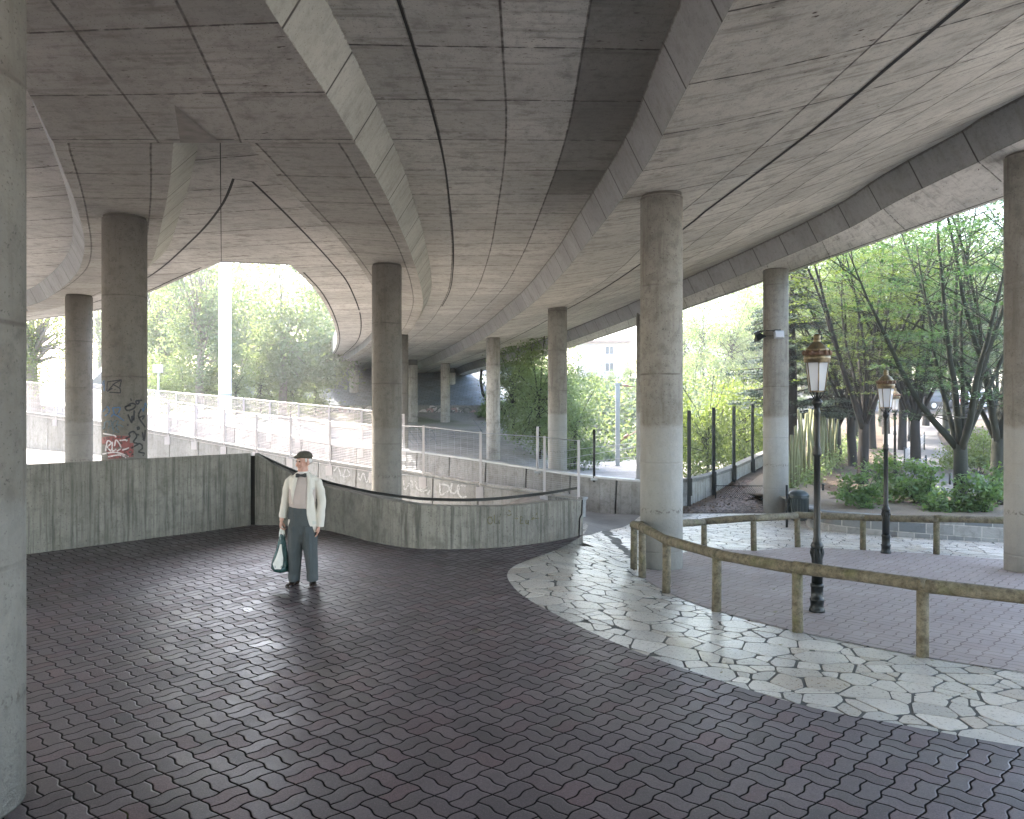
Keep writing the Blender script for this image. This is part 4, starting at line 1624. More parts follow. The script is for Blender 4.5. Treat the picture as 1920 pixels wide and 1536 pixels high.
def lantern_glass():
    m = NT('frosted_lantern_glass')
    m.fin((0.78, 0.80, 0.84), 0.25, 0.5)
    tr = m.n('ShaderNodeBsdfTranslucent'); tr.inputs[0].default_value = (0.85, 0.87, 0.92, 1)
    mx = m.n('ShaderNodeMixShader'); mx.inputs[0].default_value = 0.45
    m.l(m.b.outputs[0], mx.inputs[1]); m.l(tr.outputs[0], mx.inputs[2])
    tp = m.n('ShaderNodeBsdfTransparent'); m2 = m.n('ShaderNodeMixShader'); m2.inputs[0].default_value = 0.42
    m.l(mx.outputs[0], m2.inputs[1]); m.l(tp.outputs[0], m2.inputs[2])
    m.l(m2.outputs[0], m.o.inputs[0])
    return m.m


M_LGLASS = lantern_glass()


def make_lamp(p, s, label, rz=0.3):
    t = thing('street_lamp', label, 'street lamp', p, rz, 'black park lamps with brass lanterns')
    t.scale = (s, s, s)
    b = MB()
    b.lathe([(0.0875, 0), (0.0910, 0.03), (0.0805, 0.05), (0.0735, 0.07), (0.0770, 0.13), (0.0840, 0.145), (0.0840, 0.16), (0.0686, 0.175), (0.0686, 0.29), (0.0756, 0.30), (0.0756, 0.33), (0.0644, 0.345)], 28)
    b.build('base', M_BLACK, t)
    b = MB()
    b.lathe([(0.0630, 0.345), (0.0616, 0.62), (0.0686, 0.68), (0.0574, 0.72), (0.0644, 0.755), (0.0735, 0.78), (0.0616, 0.81), (0.0476, 0.83), (0.0490, 0.86), (0.0406, 0.88),
             (0.0378, 1.3), (0.0350, 1.82), (0.0434, 1.83), (0.0504, 1.86), (0.0434, 1.89), (0.0476, 1.92), (0.0364, 1.95), (0.0329, 2.3), (0.0364, 2.32), (0.0406, 2.34), (0.0350, 2.36),
             (0.0315, 2.40), (0.0420, 2.425), (0.0588, 2.45), (0.0588, 2.48), (0.0350, 2.50), (0.0196, 2.53)], 24)
    for k in range(10):
        a = 2 * PI * k / 10
        b.tube([(0.052 * math.cos(a), 0.052 * math.sin(a), 0.63), (0.070 * math.cos(a), 0.070 * math.sin(a), 0.70), (0.060 * math.cos(a), 0.060 * math.sin(a), 0.75)], 0.011, 5)
    b.build('pole', M_BLACK, t)
    # collar with four small arms carrying the lantern
    b = MB()
    for k in range(4):
        a = 2 * PI * k / 4 + 0.4
        ca, sa = math.cos(a), math.sin(a)
        b.tube([(0.03 * ca, 0.03 * sa, 2.50), (0.07 * ca, 0.07 * sa, 2.55), (0.10 * ca, 0.10 * sa, 2.595)], 0.008, 6)
    b.lathe([(0.02, 2.5), (0.018, 2.59)], 10)
    b.build('bracket', M_BLACK, t)
    # lantern: six glazed sides
    n = 6
    lz, hz, r0, r1 = 2.595, 2.925, 0.092, 0.133
    head = MB()
    head.lathe([(0.098, lz - 0.012), (0.10, lz), (0.09, lz + 0.006)], n, smooth=False)
    for k in range(n):
        a = 2 * PI * k / n
        head.tube([(r0 * math.cos(a), r0 * math.sin(a), lz), (r1 * math.cos(a), r1 * math.sin(a), hz)], 0.0075, 5)
    hd = head.build('lantern', M_BRASS, t)
    g_ = MB()
    for k in range(n):
        a, a2 = 2 * PI * k / n, 2 * PI * (k + 1) / n
        q = [Vector((r0 * math.cos(a), r0 * math.sin(a), lz + 0.004)), Vector((r0 * math.cos(a2), r0 * math.sin(a2), lz + 0.004)), Vector((r1 * math.cos(a2), r1 * math.sin(a2), hz)), Vector((r1 * math.cos(a), r1 * math.sin(a), hz))]
        g_.face([v * 0.985 + Vector((0, 0, v.z * 0.015)) for v in q])
    g_.build('glass', M_LGLASS, hd)
    c_ = MB()
    c_.lathe([(0.1348, hz), (0.1462, hz + 0.012), (0.1444, hz + 0.035), (0.1496, hz + 0.042), (0.1531, hz + 0.06), (0.1462, hz + 0.07), (0.1479, hz + 0.085)], 30)
    c_.lathe([(0.1375, hz + 0.135), (0.1218, hz + 0.165), (0.0914, hz + 0.205), (0.0566, hz + 0.235), (0.0435, hz + 0.245), (0.0391, hz + 0.25), (0.0452, hz + 0.265), (0.0435, hz + 0.275), (0.0365, hz + 0.28), (0.0418, hz + 0.315), (0.0313, hz + 0.335), (0.0087, hz + 0.342)], 28)
    c_.build('cap', M_BRASS, hd)
    e_ = MB(); e_.lathe([(0.012, lz + 0.01), (0.014, lz + 0.10), (0.034, lz + 0.12), (0.036, lz + 0.20), (0.02, lz + 0.26), (0.004, lz + 0.27)], 12)
    e_.build('bulb', M_WHITE, hd)
    d_ = MB()
    d_.lathe([(0.1444, hz + 0.085), (0.1462, hz + 0.11), (0.1375, hz + 0.135)], 30)
    for k in range(12):
        a = 2 * PI * k / 12
        d_.tube([(0.146 * math.cos(a), 0.146 * math.sin(a), hz + 0.09), (0.153 * math.cos(a), 0.153 * math.sin(a), hz + 0.125), (0.144 * math.cos(a), 0.144 * math.sin(a), hz + 0.15)], [0.014, 0.02, 0.006], 5)
    d_.build('crest', M_COPPER, hd)
    return t


lamp1 = make_lamp(gp(1532, 1148), 0.975, 'tallest looking lamp with green black post, just behind the front wooden rail')
HL = 3.268 * 0.975


def lamp_copy(p, label, rz):
    o = copy_tree(lamp1)
    o.location = p; o.rotation_euler.z = rz; o['label'] = label
    return o


p2 = gp(1661, 1038)
lamp_copy(p2, 'second lamp along the planter wall, its post rising out of the shrubs', 0.7)
p3 = at(1678, 757, 23.5); p3.z = HC + (HY - 727) / F * 23.5 - HL
lamp_copy(p3, 'third lamp in line, its sunlit lantern just beside the second one', 0.1)
p4 = at(1704.5, 757, 38); p4.z = HC + (HY - 722) / F * 38 - HL
lamp_copy(p4, 'farthest thin lamp by the sunlit lawn', 0.2)

# ------------------------------------------------------------------ litter bin
pb = gp(1497, 989)
tb = thing('litter_bin', 'dark green rounded litter bin on a post beside the column with the floodlights', 'litter bin', pb)
s = pb.y / F
b = MB(); b.lathe([(0.02, 0.14), (0.12, 0.15), (0.19, 0.18), (0.205, 0.24), (0.215, 0.66), (0.222, 0.67), (0.222, 0.70), (0.21, 0.705)], 26); b.build('bin_body', M_BIN, tb)
b = MB()
for k in range(22):
    a = 2 * PI * k / 22
    b.box((0.214 * math.cos(a), 0.214 * math.sin(a), 0.44), (0.012, 0.02, 0.42), None)
b.build('ribs', M_BIN, tb)
b = MB(); b.lathe([(0.225, 0.70), (0.232, 0.715), (0.225, 0.74), (0.19, 0.79), (0.12, 0.83), (0.03, 0.84)], 26); b.build('lid', M_BIN, tb)
b = MB(); b.tube([(-0.26, 0, -0.1), (-0.26, 0, 0.95)], 0.028, 8); b.tube([(-0.26, 0, 0.5), (-0.2, 0, 0.5)], 0.02, 6); b.build('post', M_BLACK, tb)

# ------------------------------------------------------------------ floodlights on the column
fl = thing('floodlight', 'pale square floodlight box fixed to the front of the column by the bin', 'floodlight', at(1459, 629, 20.68))
b = MB(); b.box((0, -0.06, 0), (0.24, 0.14, 0.19), Matrix.Rotation(R(-12), 4, 'X')); b.build('housing', M_STEEL, fl, bevel=0.015)
b = MB(); b.box((0, -0.137, -0.012), (0.19, 0.01, 0.14), Matrix.Rotation(R(-12), 4, 'X')); b.build('glass', M_LGLASS, fl)
b = MB(); b.box((-0.02, 0.03, 0.12), (0.14, 0.18, 0.06)); b.tube([(-0.02, 0.1, 0.14), (-0.28, 0.13, 0.14)], 0.012, 5); b.build('bracket', M_BLACK, fl)
fl = thing('floodlight', 'small black floodlight sticking out from the side of the column by the bin', 'floodlight', at(1421, 628, 20.9))
Mr = Matrix.Rotation(R(-30), 4, 'Y')
b = MB(); b.rings([[Mr @ Vector((sx * w, sy * w, z)) for sx, sy in ((-1, -1), (1, -1), (1, 1), (-1, 1))] for w, z in ((0.05, 0.1), (0.06, 0.02), (0.13, -0.12), (0.13, -0.14))], smooth=False); b.build('housing', M_BLACK, fl)
b = MB(); b.tube([(0.0, 0, 0.08), (0.12, 0.02, 0.1), (0.2, 0.06, 0.12)], 0.025, 6); b.build('bracket', M_BLACK, fl)

# ------------------------------------------------------------------ stone planter wall
def ashlar():
    m = NT('grey_ashlar_stone')
    p = m.pos()
    x, y, z = m.sep(p)
    br = m.n('ShaderNodeTexBrick')
    m.l(m.comb(m.M('MULTIPLY', x, 1.0), m.M('ADD', z, 10.0), 0), br.inputs['Vector'])
    br.offset = 0.37; br.squash = 0.6; br.squash_frequency = 3
    br.inputs['Scale'].default_value = 1.0
    br.inputs['Brick Width'].default_value = 0.42; br.inputs['Row Height'].default_value = 0.21; br.inputs['Mortar Size'].default_value = 0.008
    br.inputs['Color1'].default_value = (0.12, 0.135, 0.145, 1); br.inputs['Color2'].default_value = (0.30, 0.30, 0.285, 1); br.inputs['Mortar'].default_value = (0.38, 0.37, 0.34, 1)
    c = m.mix(m.M('MULTIPLY', m.ss(m.noise(p, 7, 4, 0.65), 0.45, 0.7), 0.5), br.outputs[0], (0.10, 0.10, 0.095))
    c = m.mix(m.M('MULTIPLY', m.ss(m.noise(p, 1.3, 3), 0.6, 0.75), 0.5), c, (0.22, 0.12, 0.08))
    m.bump(m.M('SUBTRACT', m.noise(p, 22, 4), m.M('MULTIPLY', br.outputs[1], 0.8)), 0.5, 0.02)
    return m.fin(c, 0.8, 0.3)


pw = thing('planter_wall', 'low grey stone planter wall holding the shrubs behind the back rail', 'planter wall', (8, 16, -0.4))
ppx = [(1566, 948), (1530, 962), (1512, 980), (1528, 992), (1590, 1000), (1700, 1008), (1885, 1018), (2100, 1030), (2350, 1040)]
pbse = spline([gp(*p) for p in ppx], 60)
ztp_ = [p.z + 0.40 for p in pbse]
for i, p in enumerate(pbse):
    ztp_[i] = p.z + 0.16 + 0.26 * sm(i / 14)
wall_strip('stone_facing', pbse, ztp_, 0.22, ashlar(), pw, -1)
# ------------------------------------------------------------------ the old man
PX0, PY0 = 567.5, 1098.0
PS = 151.5
pX = (PX0 - CX) / F * 9.77
man = thing('person', 'elderly man in flat cap, white jacket and black bow tie standing on the dark pavers', 'person', (pX, 9.77, 0.004))
U_ = lambda x: (x - PX0) / PS
Z_ = lambda y: (PY0 - y) / PS


def ellip(mb, M, rx, ry, rz, nu=20, nv=12):
    rings = []
    for i in range(1, nv):
        t = PI * i / nv
        rings.append([M @ Vector((rx * math.sin(t) * math.cos(2 * PI * k / nu), ry * math.sin(t) * math.sin(2 * PI * k / nu), -rz * math.cos(t))) for k in range(nu)])
    mb.rings(rings, cap=True)


def wrinkle(o, amp):
    from mathutils import noise as nz
    me = o.data
    N_ = [v.normal.copy() for v in me.vertices]
    for v, nn_ in zip(me.vertices, N_):
        c = v.co.copy()
        f = nz.noise(Vector((c.x * 14, c.y * 12, c.z * 3.2))) * 0.7 + nz.noise(Vector((c.x * 9 + c.z * 9, c.y * 9, c.z * 11 - c.x * 6))) * 0.45
        v.co = c + nn_ * f * amp
    me.update()
    return o


def ring(cx, cy, z, a, b_, n=28, sq=2.0):
    out = []
    for k in range(n):
        t = 2 * PI * k / n
        c, s = math.cos(t), math.sin(t)
        out.append(Vector((cx + a * math.copysign(abs(c) ** (2 / sq), c), cy + b_ * math.copysign(abs(s) ** (2 / sq), s), z)))
    return out


T3 = Matrix.Translation
skin = NT('old_skin')
_k = skin.noise(skin.obj(), 22, 3)
skin.b.inputs['Subsurface Weight'].default_value = 0.15
skin.b.inputs['Subsurface Radius'].default_value = (0.02, 0.008, 0.005)
M_SKIN = skin.fin(skin.mix(skin.lin(_k, 0.3, 0.7, 0, 1), (0.50, 0.27, 0.20), (0.62, 0.38, 0.30)), 0.5, 0.4)


def cloth(name, col, var=0.12, rough=0.85, weave=0.3):
    m = NT(name)
    p = m.obj()
    x, y, z = m.sep(p)
    fold = m.noise(m.comb(m.M('MULTIPLY', x, 16), m.M('MULTIPLY', y, 10), m.M('MULTIPLY', z, 3.5)), 1.0, 3, 0.5)
    fine = m.noise(p, 220, 2)
    c = m.mix(m.lin(fine, 0.3, 0.7, 0, 1), tuple(q * (1 - var) for q in col), tuple(min(1, q * (1 + var)) for q in col))
    m.bump(m.M('ADD', m.M('MULTIPLY', fold, 1.0), m.M('MULTIPLY', fine, 0.02)), weave, 0.05)
    return m.fin(c, rough, 0.25)


M_JACKET = cloth('white_linen', (0.63, 0.59, 0.52), 0.06, weave=0.5)
M_SHIRT = cloth('pale_shirt', (0.46, 0.385, 0.35), 0.05)
M_TROUSER = cloth('grey_green_wool', (0.066, 0.075, 0.077), 0.15, weave=0.8)
M_CAP = cloth('olive_tweed', (0.070, 0.064, 0.048), 0.5, weave=0.15)
M_HAIR = plain('white_hair', (0.62, 0.60, 0.58), 0.8, scale=60)
M_BOW = plain('black_silk', (0.008, 0.008, 0.009), 0.5)
M_SHOE = plain('brown_black_leather', (0.022, 0.013, 0.011), 0.25, var=0.4, scale=20)

HF = Matrix.Translation((U_(570), -0.005, 1.535)) @ Matrix.Rotation(R(-44), 4, 'Z') @ Matrix.Rotation(R(4), 4, 'X')   # head frame: -y is the face
b = MB()
ellip(b, HF @ T3((0, 0.008, 0.025)), 0.074, 0.094, 0.092)
ellip(b, HF @ T3((0, -0.022, -0.045)), 0.060, 0.066, 0.075)
ellip(b, HF @ T3((0, -0.068, -0.098)), 0.028, 0.024, 0.022)          # chin
ellip(b, HF @ T3((0, -0.094, -0.022)) @ Matrix.Rotation(R(-14), 4, 'X'), 0.0135, 0.018, 0.034)   # nose
ellip(b, HF @ T3((0, -0.107, -0.040)), 0.017, 0.014, 0.012)
for s in (-1, 1):
    ellip(b, HF @ T3((s * 0.040, -0.066, -0.035)), 0.024, 0.022, 0.022)     # cheek
    ellip(b, HF @ T3((s * 0.034, -0.083, 0.022)), 0.026, 0.010, 0.008)      # brow
    ellip(b, HF @ T3((s * 0.078, 0.012, -0.018)) @ Matrix.Rotation(R(s * 22), 4, 'Z'), 0.010, 0.022, 0.037)    # ear
ellip(b, HF @ T3((0, -0.086, -0.062)), 0.024, 0.010, 0.006)
ellip(b, HF @ T3((0, -0.083, -0.074)), 0.021, 0.010, 0.006)
# neck, trunk, limbs
b.rings([ring(U_(568), 0.015, 1.30, 0.075, 0.065), ring(U_(568), 0.01, 1.38, 0.057, 0.058), ring(U_(569), 0.0, 1.46, 0.054, 0.06)])
b.rings([ring(-0.01, 0.01, 0.62, 0.13, 0.09), ring(-0.01, 0.01, 0.80, 0.155, 0.10), ring(0, 0.01, 1.0, 0.14, 0.095), ring(0, 0.01, 1.2, 0.150, 0.095), ring(0, 0.01, 1.30, 0.13, 0.065), ring(0, 0.012, 1.37, 0.06, 0.05)])
armL = [Vector((-0.140, 0.012, 1.29)), Vector((-0.212, 0.022, 1.08)), Vector((-0.252, -0.015, 0.85)), Vector((-0.257, -0.02, 0.80))]
armR = [Vector((0.150, 0.012, 1.28)), Vector((0.226, 0.028, 1.04)), Vector((0.215, 0.0, 0.80)), Vector((0.205, -0.01, 0.745))]
b.tube(armL, [0.034, 0.034, 0.028, 0.026], 12)
b.tube(armR, [0.034, 0.034, 0.028, 0.026], 12)
b.tube([(-0.085, 0.01, 0.66), (-0.10, 0.0, 0.36), (-0.108, 0.015, 0.08)], [0.07, 0.052, 0.036], 12)
b.tube([(0.075, 0.01, 0.66), (0.10, 0.0, 0.36), (0.117, 0.015, 0.08)], [0.07, 0.052, 0.036], 12)


def hand(mb, w, dirn, palm_n, curl):
    """w wrist, dirn along the hand, palm_n out of the palm; fingers bend towards palm_n"""
    dirn = dirn.normalized(); palm_n = palm_n.normalized()
    side = dirn.cross(palm_n).normalized()
    c = w + dirn * 0.045
    Mh = Matrix((side.to_4d(), dirn.to_4d(), palm_n.to_4d(), (0, 0, 0, 1))).transposed()
    Mh.translation = c
    Mh[3][0] = Mh[3][1] = Mh[3][2] = 0
    ellip(mb, Mh, 0.041, 0.055, 0.017, 14, 10)
    for i, (o, L) in enumerate(((-0.030, 0.068), (-0.010, 0.077), (0.010, 0.072), (0.028, 0.056))):
        p = w + dirn * (0.085 - 0.006 * abs(i - 1)) + side * o
        pts = [p - dirn * 0.02, p]
        d = dirn.copy()
        for k, fr in enumerate((0.45, 0.32, 0.23)):
            a = R(curl * (0.7 + 0.25 * k + 0.06 * i))
            ax = d.cross(palm_n).normalized() if d.cross(palm_n).length > 0.05 else side
            d = Matrix.Rotation(a, 3, ax) @ d
            p = p + d * L * fr
            pts.append(p)
        mb.tube(pts, [0.0095, 0.0092, 0.0086, 0.0078, 0.0062], 8)
    t0 = w + dirn * 0.03 - side * 0.032
    t1 = t0 - side * 0.020 + dirn * 0.026 + palm_n * 0.014
    t2 = t1 + dirn * 0.030 + palm_n * 0.012 + side * 0.004
    mb.tube([w + dirn * 0.02 - side * 0.015, t0, t1, t2], [0.013, 0.0125, 0.0105, 0.008], 8)


hand(b, armL[-1], Vector((-0.04, -0.02, -1)), Vector((0.98, -0.15, 0)), 52)
hand(b, armR[-1], Vector((-0.10, -0.10, -1)), Vector((-0.95, -0.2, 0)), 18)
body = fuse(b.build('body', M_SKIN), 0.0048, 3)
body.parent = man
# eyes, hair, cap
for s in (-1, 1):
    e = MB(); ellip(e, HF @ T3((s * 0.031, -0.079, 0.004)), 0.011, 0.008, 0.0075, 12, 8)
    e.build('eye', plain('eye_dark', (0.05, 0.04, 0.035), 0.25), man)
    e = MB(); ellip(e, HF @ T3((s * 0.034, -0.090, 0.024)) @ Matrix.Rotation(R(-s * 8), 4, 'Y'), 0.021, 0.005, 0.0045, 10, 6)
    e.build('eyebrow', M_HAIR, man)
b = MB()
for s in (-1, 1):
    ellip(b, HF @ T3((s * 0.064, 0.042, 0.004)), 0.011, 0.028, 0.030)
    ellip(b, HF @ T3((s * 0.072, -0.012, 0.015)), 0.008, 0.014, 0.028)
ellip(b, HF @ T3((0, 0.082, -0.006)), 0.054, 0.018, 0.042)
fuse(b.build('hair', M_HAIR), 0.005, 3).parent = man
b = MB()
CM = HF @ T3((0, 0.004, 0.046)) @ Matrix.Rotation(R(-10), 4, 'X')
KS = 0.84
rgs = []
for (z, a, c, oy) in ((-0.020, 0.080, 0.104, 0.004), (-0.004, 0.092, 0.116, 0.004), (0.020, 0.102, 0.124, 0.003), (0.044, 0.095, 0.112, 0.004), (0.064, 0.073, 0.086, 0.006), (0.076, 0.044, 0.05, 0.008), (0.080, 0.016, 0.018, 0.008)):
    rgs.append([CM @ v for v in ring(0, oy + 0.006, z, a * KS, c * KS, 30)])
b.rings(rgs)
ellip(b, CM @ T3((0, -0.092, -0.010)) @ Matrix.Rotation(R(14), 4, 'X'), 0.064, 0.048, 0.008)
ellip(b, CM @ T3((0, -0.068, 0.010)) @ Matrix.Rotation(R(18), 4, 'X'), 0.074, 0.050, 0.024)
fuse(b.build('cap', M_CAP), 0.006, 3).parent = man
# shirt
b = MB()
b.rings([ring(-0.01, 0.012, 0.93, 0.150, 0.112), ring(-0.005, 0.005, 1.02, 0.165, 0.125), ring(0, 0.004, 1.14, 0.170, 0.125), ring(0, 0.008, 1.26, 0.172, 0.112), ring(0, 0.012, 1.33, 0.13, 0.085), ring(0.003, 0.012, 1.375, 0.066, 0.066)])
wrinkle(fuse(b.build('shirt', M_SHIRT), 0.008, 4), 0.005).parent = man
b = MB()
rr = []
for (z, r_) in ((1.355, 0.070), (1.405, 0.064), (1.408, 0.060), (1.36, 0.062)):
    rr.append(ring(0.004, 0.008, z, r_, r_ * 1.02, 26))
for a_, c_ in zip(rr, rr[1:] + rr[:1]):
    b.rings([a_, c_], cap=False)
for s in (-1, 1):
    b.face([Vector((0.004 + s * 0.006, -0.062, 1.402)), Vector((0.004 + s * 0.055, -0.036, 1.402)), Vector((0.004 + s * 0.050, -0.074, 1.345))])
b.build('collar', plain('white_collar', (0.74, 0.72, 0.70), 0.8), man)
b = MB()
for x_ in np.linspace(1.31, 1.02, 6):
    b.lathe([(0.001, 0), (0.006, 0.0)], 8, (0.0, -0.127, x_))
for s in (-1, 1):
    pass
bt = MB()
bz = Z_(891)
for s in (-1, 1):
    bt.rings([[Vector((0.002 + s * x_, -0.082 + dy * th, bz + dz * h + tl * s)) for dy, dz in ((-1, -1), (1, -1), (1, 1), (-1, 1))] for x_, th, h, tl in ((0.0, 0.010, 0.011, 0), (0.014, 0.012, 0.014, 0), (0.045, 0.014, 0.026, 0.001), (0.066, 0.010, 0.023, 0.002))], smooth=False)
ellip(bt, T3((0.002, -0.088, bz)), 0.013, 0.013, 0.015, 12, 8)
bt.build('bow_tie', M_BOW, man, bevel=0.003)


# jacket: an open shell, sleeves, lapels
def jrow(z):
    tb_ = [(0.66, 0.184, 0.140, -0.150, 0.130), (0.75, 0.180, 0.140, -0.142, 0.110), (0.90, 0.166, 0.136, -0.116, 0.082), (1.00, 0.160, 0.136, -0.106, 0.078), (1.14, 0.164, 0.138, -0.080, 0.084), (1.26, 0.178, 0.124, -0.055, 0.086), (1.33, 0.168, 0.096, -0.048, 0.078), (1.375, 0.100, 0.078, -0.040, 0.062), (1.40, 0.074, 0.072, -0.04, 0.056)]
    for p, q in zip(tb_, tb_[1:]):
        if p[0] <= z <= q[0]:
            t = (z - p[0]) / (q[0] - p[0])
            return [p[i] + (q[i] - p[i]) * t for i in range(1, 5)]
    return list(tb_[0][1:]) if z < tb_[0][0] else list(tb_[-1][1:])


def jpt(z, th, dr=0.0):
    a, c, g0, g1 = jrow(z)
    w = 0.006 * math.sin(th * 5 + z * 9) * min(1, max(0, (1.3 - z) * 3))
    return Vector(((a + dr + w) * math.sin(th), 0.012 - (c + dr + w) * math.cos(th), z))


def jlim(z):
    a, c, g0, g1 = jrow(z)
    return math.asin(min(0.99, g1 / a)), 2 * PI - math.asin(min(0.99, -g0 / a))


b = MB()
zs = np.linspace(0.655, 1.40, 34)
N = 60
outr, inr = [], []
for z in zs:
    t0, t1 = jlim(z)
    hem = 0.055 * (1 - sm((z - 0.655) / 0.12))       # rounded front corners
    f0 = hem / 0.2
    ths = np.linspace(t0 + f0 * 0.9, t1 - f0 * 0.9, N)
    low = 0.035 if z < 0.66 else 0
    outr.append([jpt(z, t) + Vector((0, 0, 0.05 * max(0, -math.sin(t)) * (1 - sm((z - 0.655) / 0.3)))) for t in ths])
    inr.append([jpt(z, t, -0.013) + Vector((0, 0, 0.05 * max(0, -math.sin(t)) * (1 - sm((z - 0.655) / 0.3)))) for t in ths])
b.rings([o_ + list(reversed(i_)) for o_, i_ in zip(outr, inr)])
slL = [Vector((-0.115, 0.012, 1.340)), Vector((-0.165, 0.012, 1.285)), Vector((-0.196, 0.016, 1.19)), Vector((-0.214, 0.022, 1.08)), Vector((-0.232, 0.004, 0.96)), Vector((-0.248, -0.012, 0.838))]
slR = [Vector((0.120, 0.012, 1.340)), Vector((0.178, 0.012, 1.275)), Vector((0.212, 0.02, 1.17)), Vector((0.228, 0.028, 1.04)), Vector((0.222, 0.012, 0.88)), Vector((0.212, 0.0, 0.725))]
b.tube(slL, [0.036, 0.054, 0.058, 0.053, 0.048, 0.042], 18)
b.tube(slR, [0.036, 0.054, 0.060, 0.056, 0.052, 0.046], 18)
wrinkle(fuse(b.build('jacket', M_JACKET), 0.005, 1), 0.012).parent = man
for s in (0, 1):
    b = MB()
    rows = []
    for z in np.linspace(1.02, 1.385, 16):
        t0, t1 = jlim(z)
        w = (0.002 + 0.062 * math.sin(PI * sm((z - 1.02) / 0.365) * 0.72)) / jrow(z)[0]
        e = t0 if s == 0 else t1
        sg = 1 if s == 0 else -1
        rows.append([jpt(z, e - sg * 0.02, 0.004), jpt(z, e + sg * w * 0.5, 0.015), jpt(z, e + sg * w, 0.010), jpt(z, e + sg * w, 0.002)])
    b.grid(rows)
    b.build('lapel', M_JACKET, man)
b = MB()
for k in range(2):
    z0 = 1.21 if k == 0 else 0.80
    for thc, wd in ((0.95, 0.18),) if k == 0 else ((1.15, 0.26),):
        b.grid([[jpt(z0, thc - wd, 0.006), jpt(z0 + 0.006, thc + wd, 0.006)], [jpt(z0 - 0.022 - 0.02 * k, thc - wd, 0.010), jpt(z0 - 0.016 - 0.02 * k, thc + wd, 0.010)]])
b.build('pocket', plain('shadowy_linen', (0.52, 0.51, 0.46), 0.9), man)
# trousers
b = MB()
b.rings([ring(-0.015, 0.012, 0.995, 0.150, 0.115, 32), ring(-0.015, 0.010, 0.90, 0.165, 0.125, 32), ring(-0.01, 0.012, 0.76, 0.178, 0.130, 32), ring(-0.01, 0.012, 0.64, 0.172, 0.118, 32), ring(-0.006, 0.012, 0.56, 0.15, 0.10, 32), ring(-0.003, 0.012, 0.515, 0.06, 0.07, 32)])


def leg(xs):
    rg_ = []
    for (z, x, y, a, c) in xs:
        r_ = ring(x, y, z, a, c, 28)
        rg_.append([v + Vector((0, -0.022 * max(0, -(v.y - y) / c) ** 8, 0)) for v in r_])    # pressed crease
    b.rings(rg_)


leg([(0.74, -0.080, 0.010, 0.098, 0.115), (0.58, -0.088, 0.006, 0.098, 0.108), (0.42, -0.096, 0.002, 0.090, 0.098), (0.28, -0.102, 0.010, 0.080, 0.090), (0.15, -0.107, 0.016, 0.072, 0.084), (0.10, -0.108, 0.008, 0.074, 0.092), (0.055, -0.108, 0.010, 0.070, 0.088)])
leg([(0.74, 0.066, 0.010, 0.100, 0.115), (0.58, 0.084, 0.006, 0.096, 0.108), (0.42, 0.098, 0.002, 0.086, 0.098), (0.28, 0.108, 0.010, 0.077, 0.090), (0.15, 0.115, 0.016, 0.069, 0.084), (0.10, 0.117, 0.008, 0.071, 0.092), (0.055, 0.118, 0.010, 0.068, 0.088)])
wrinkle(fuse(b.build('trousers', M_TROUSER), 0.0065, 2), 0.008).parent = man
for s, x, rz in ((-1, -0.108, 12), (1, 0.118, -16)):
    b = MB()
    Ms = T3((x, 0.02, 0)) @ Matrix.Rotation(R(-rz), 4, 'Z')
    prof = [(0.085, 0.022, 0.05), (0.07, 0.034, 0.075), (0.03, 0.038, 0.095), (-0.03, 0.038, 0.085), (-0.09, 0.043, 0.06), (-0.14, 0.043, 0.048), (-0.175, 0.034, 0.036), (-0.19, 0.015, 0.022)]
    rg_ = []
    for (y, w, h) in prof:
        rg_.append([Ms @ Vector((w * math.cos(t) * (1 if math.sin(t) > 0 else 1.05), y, max(0.0, h * 0.45 + h * 0.55 * math.sin(t)))) for t in np.linspace(0, 2 * PI, 18, endpoint=False)])
    b.rings(rg_)
    b.build('shoe', M_SHOE, man)

# plastic bag in his hand
bag = thing('shopping_bag', 'dark green plastic shopping bag with white print and white handles, hanging from his hand', 'shopping bag', (pX - 0.27, 9.75, 0.16))
M_BAG = NT('glossy_green_plastic')
_c = M_BAG.noise(M_BAG.obj(), 9, 4)
M_BAG.bump(M_BAG.noise(M_BAG.obj(), 11, 4, 0.6), 1.0, 0.05)
M_BAG = M_BAG.fin(M_BAG.mix(_c, (0.006, 0.022, 0.022), (0.02, 0.085, 0.08)), 0.24, 0.6)
M_BAGW = NT('white_plastic')
M_BAGW.bump(M_BAGW.noise(M_BAGW.obj(), 11, 4, 0.6), 1.0, 0.04)
M_BAGW = M_BAGW.fin((0.66, 0.66, 0.62), 0.3, 0.5)
spec = [(0.004, 0.015, 0.035, 0.030), (0.018, 0.005, 0.085, 0.06), (0.06, -0.010, 0.105, 0.075), (0.12, -0.006, 0.102, 0.075), (0.20, 0.004, 0.088, 0.068), (0.28, 0.012, 0.070, 0.055), (0.36, 0.018, 0.052, 0.042), (0.43, 0.020, 0.036, 0.032), (0.475, 0.018, 0.034, 0.022), (0.49, 0.018, 0.02, 0.01)]


def bag_ring(i, dr=0.0, rngk=None):
    z, cx, a, c = spec[i]
    out = []
    for k in range(36):
        t = 2 * PI * k / 36
        w = 1 + 0.075 * math.sin(5 * t + 7 * z) + 0.05 * math.sin(9 * t - 11 * z + 1)
        out.append(Vector((cx + (a * w + dr) * math.cos(t), (c * w + dr) * math.sin(t), z)))
    return out


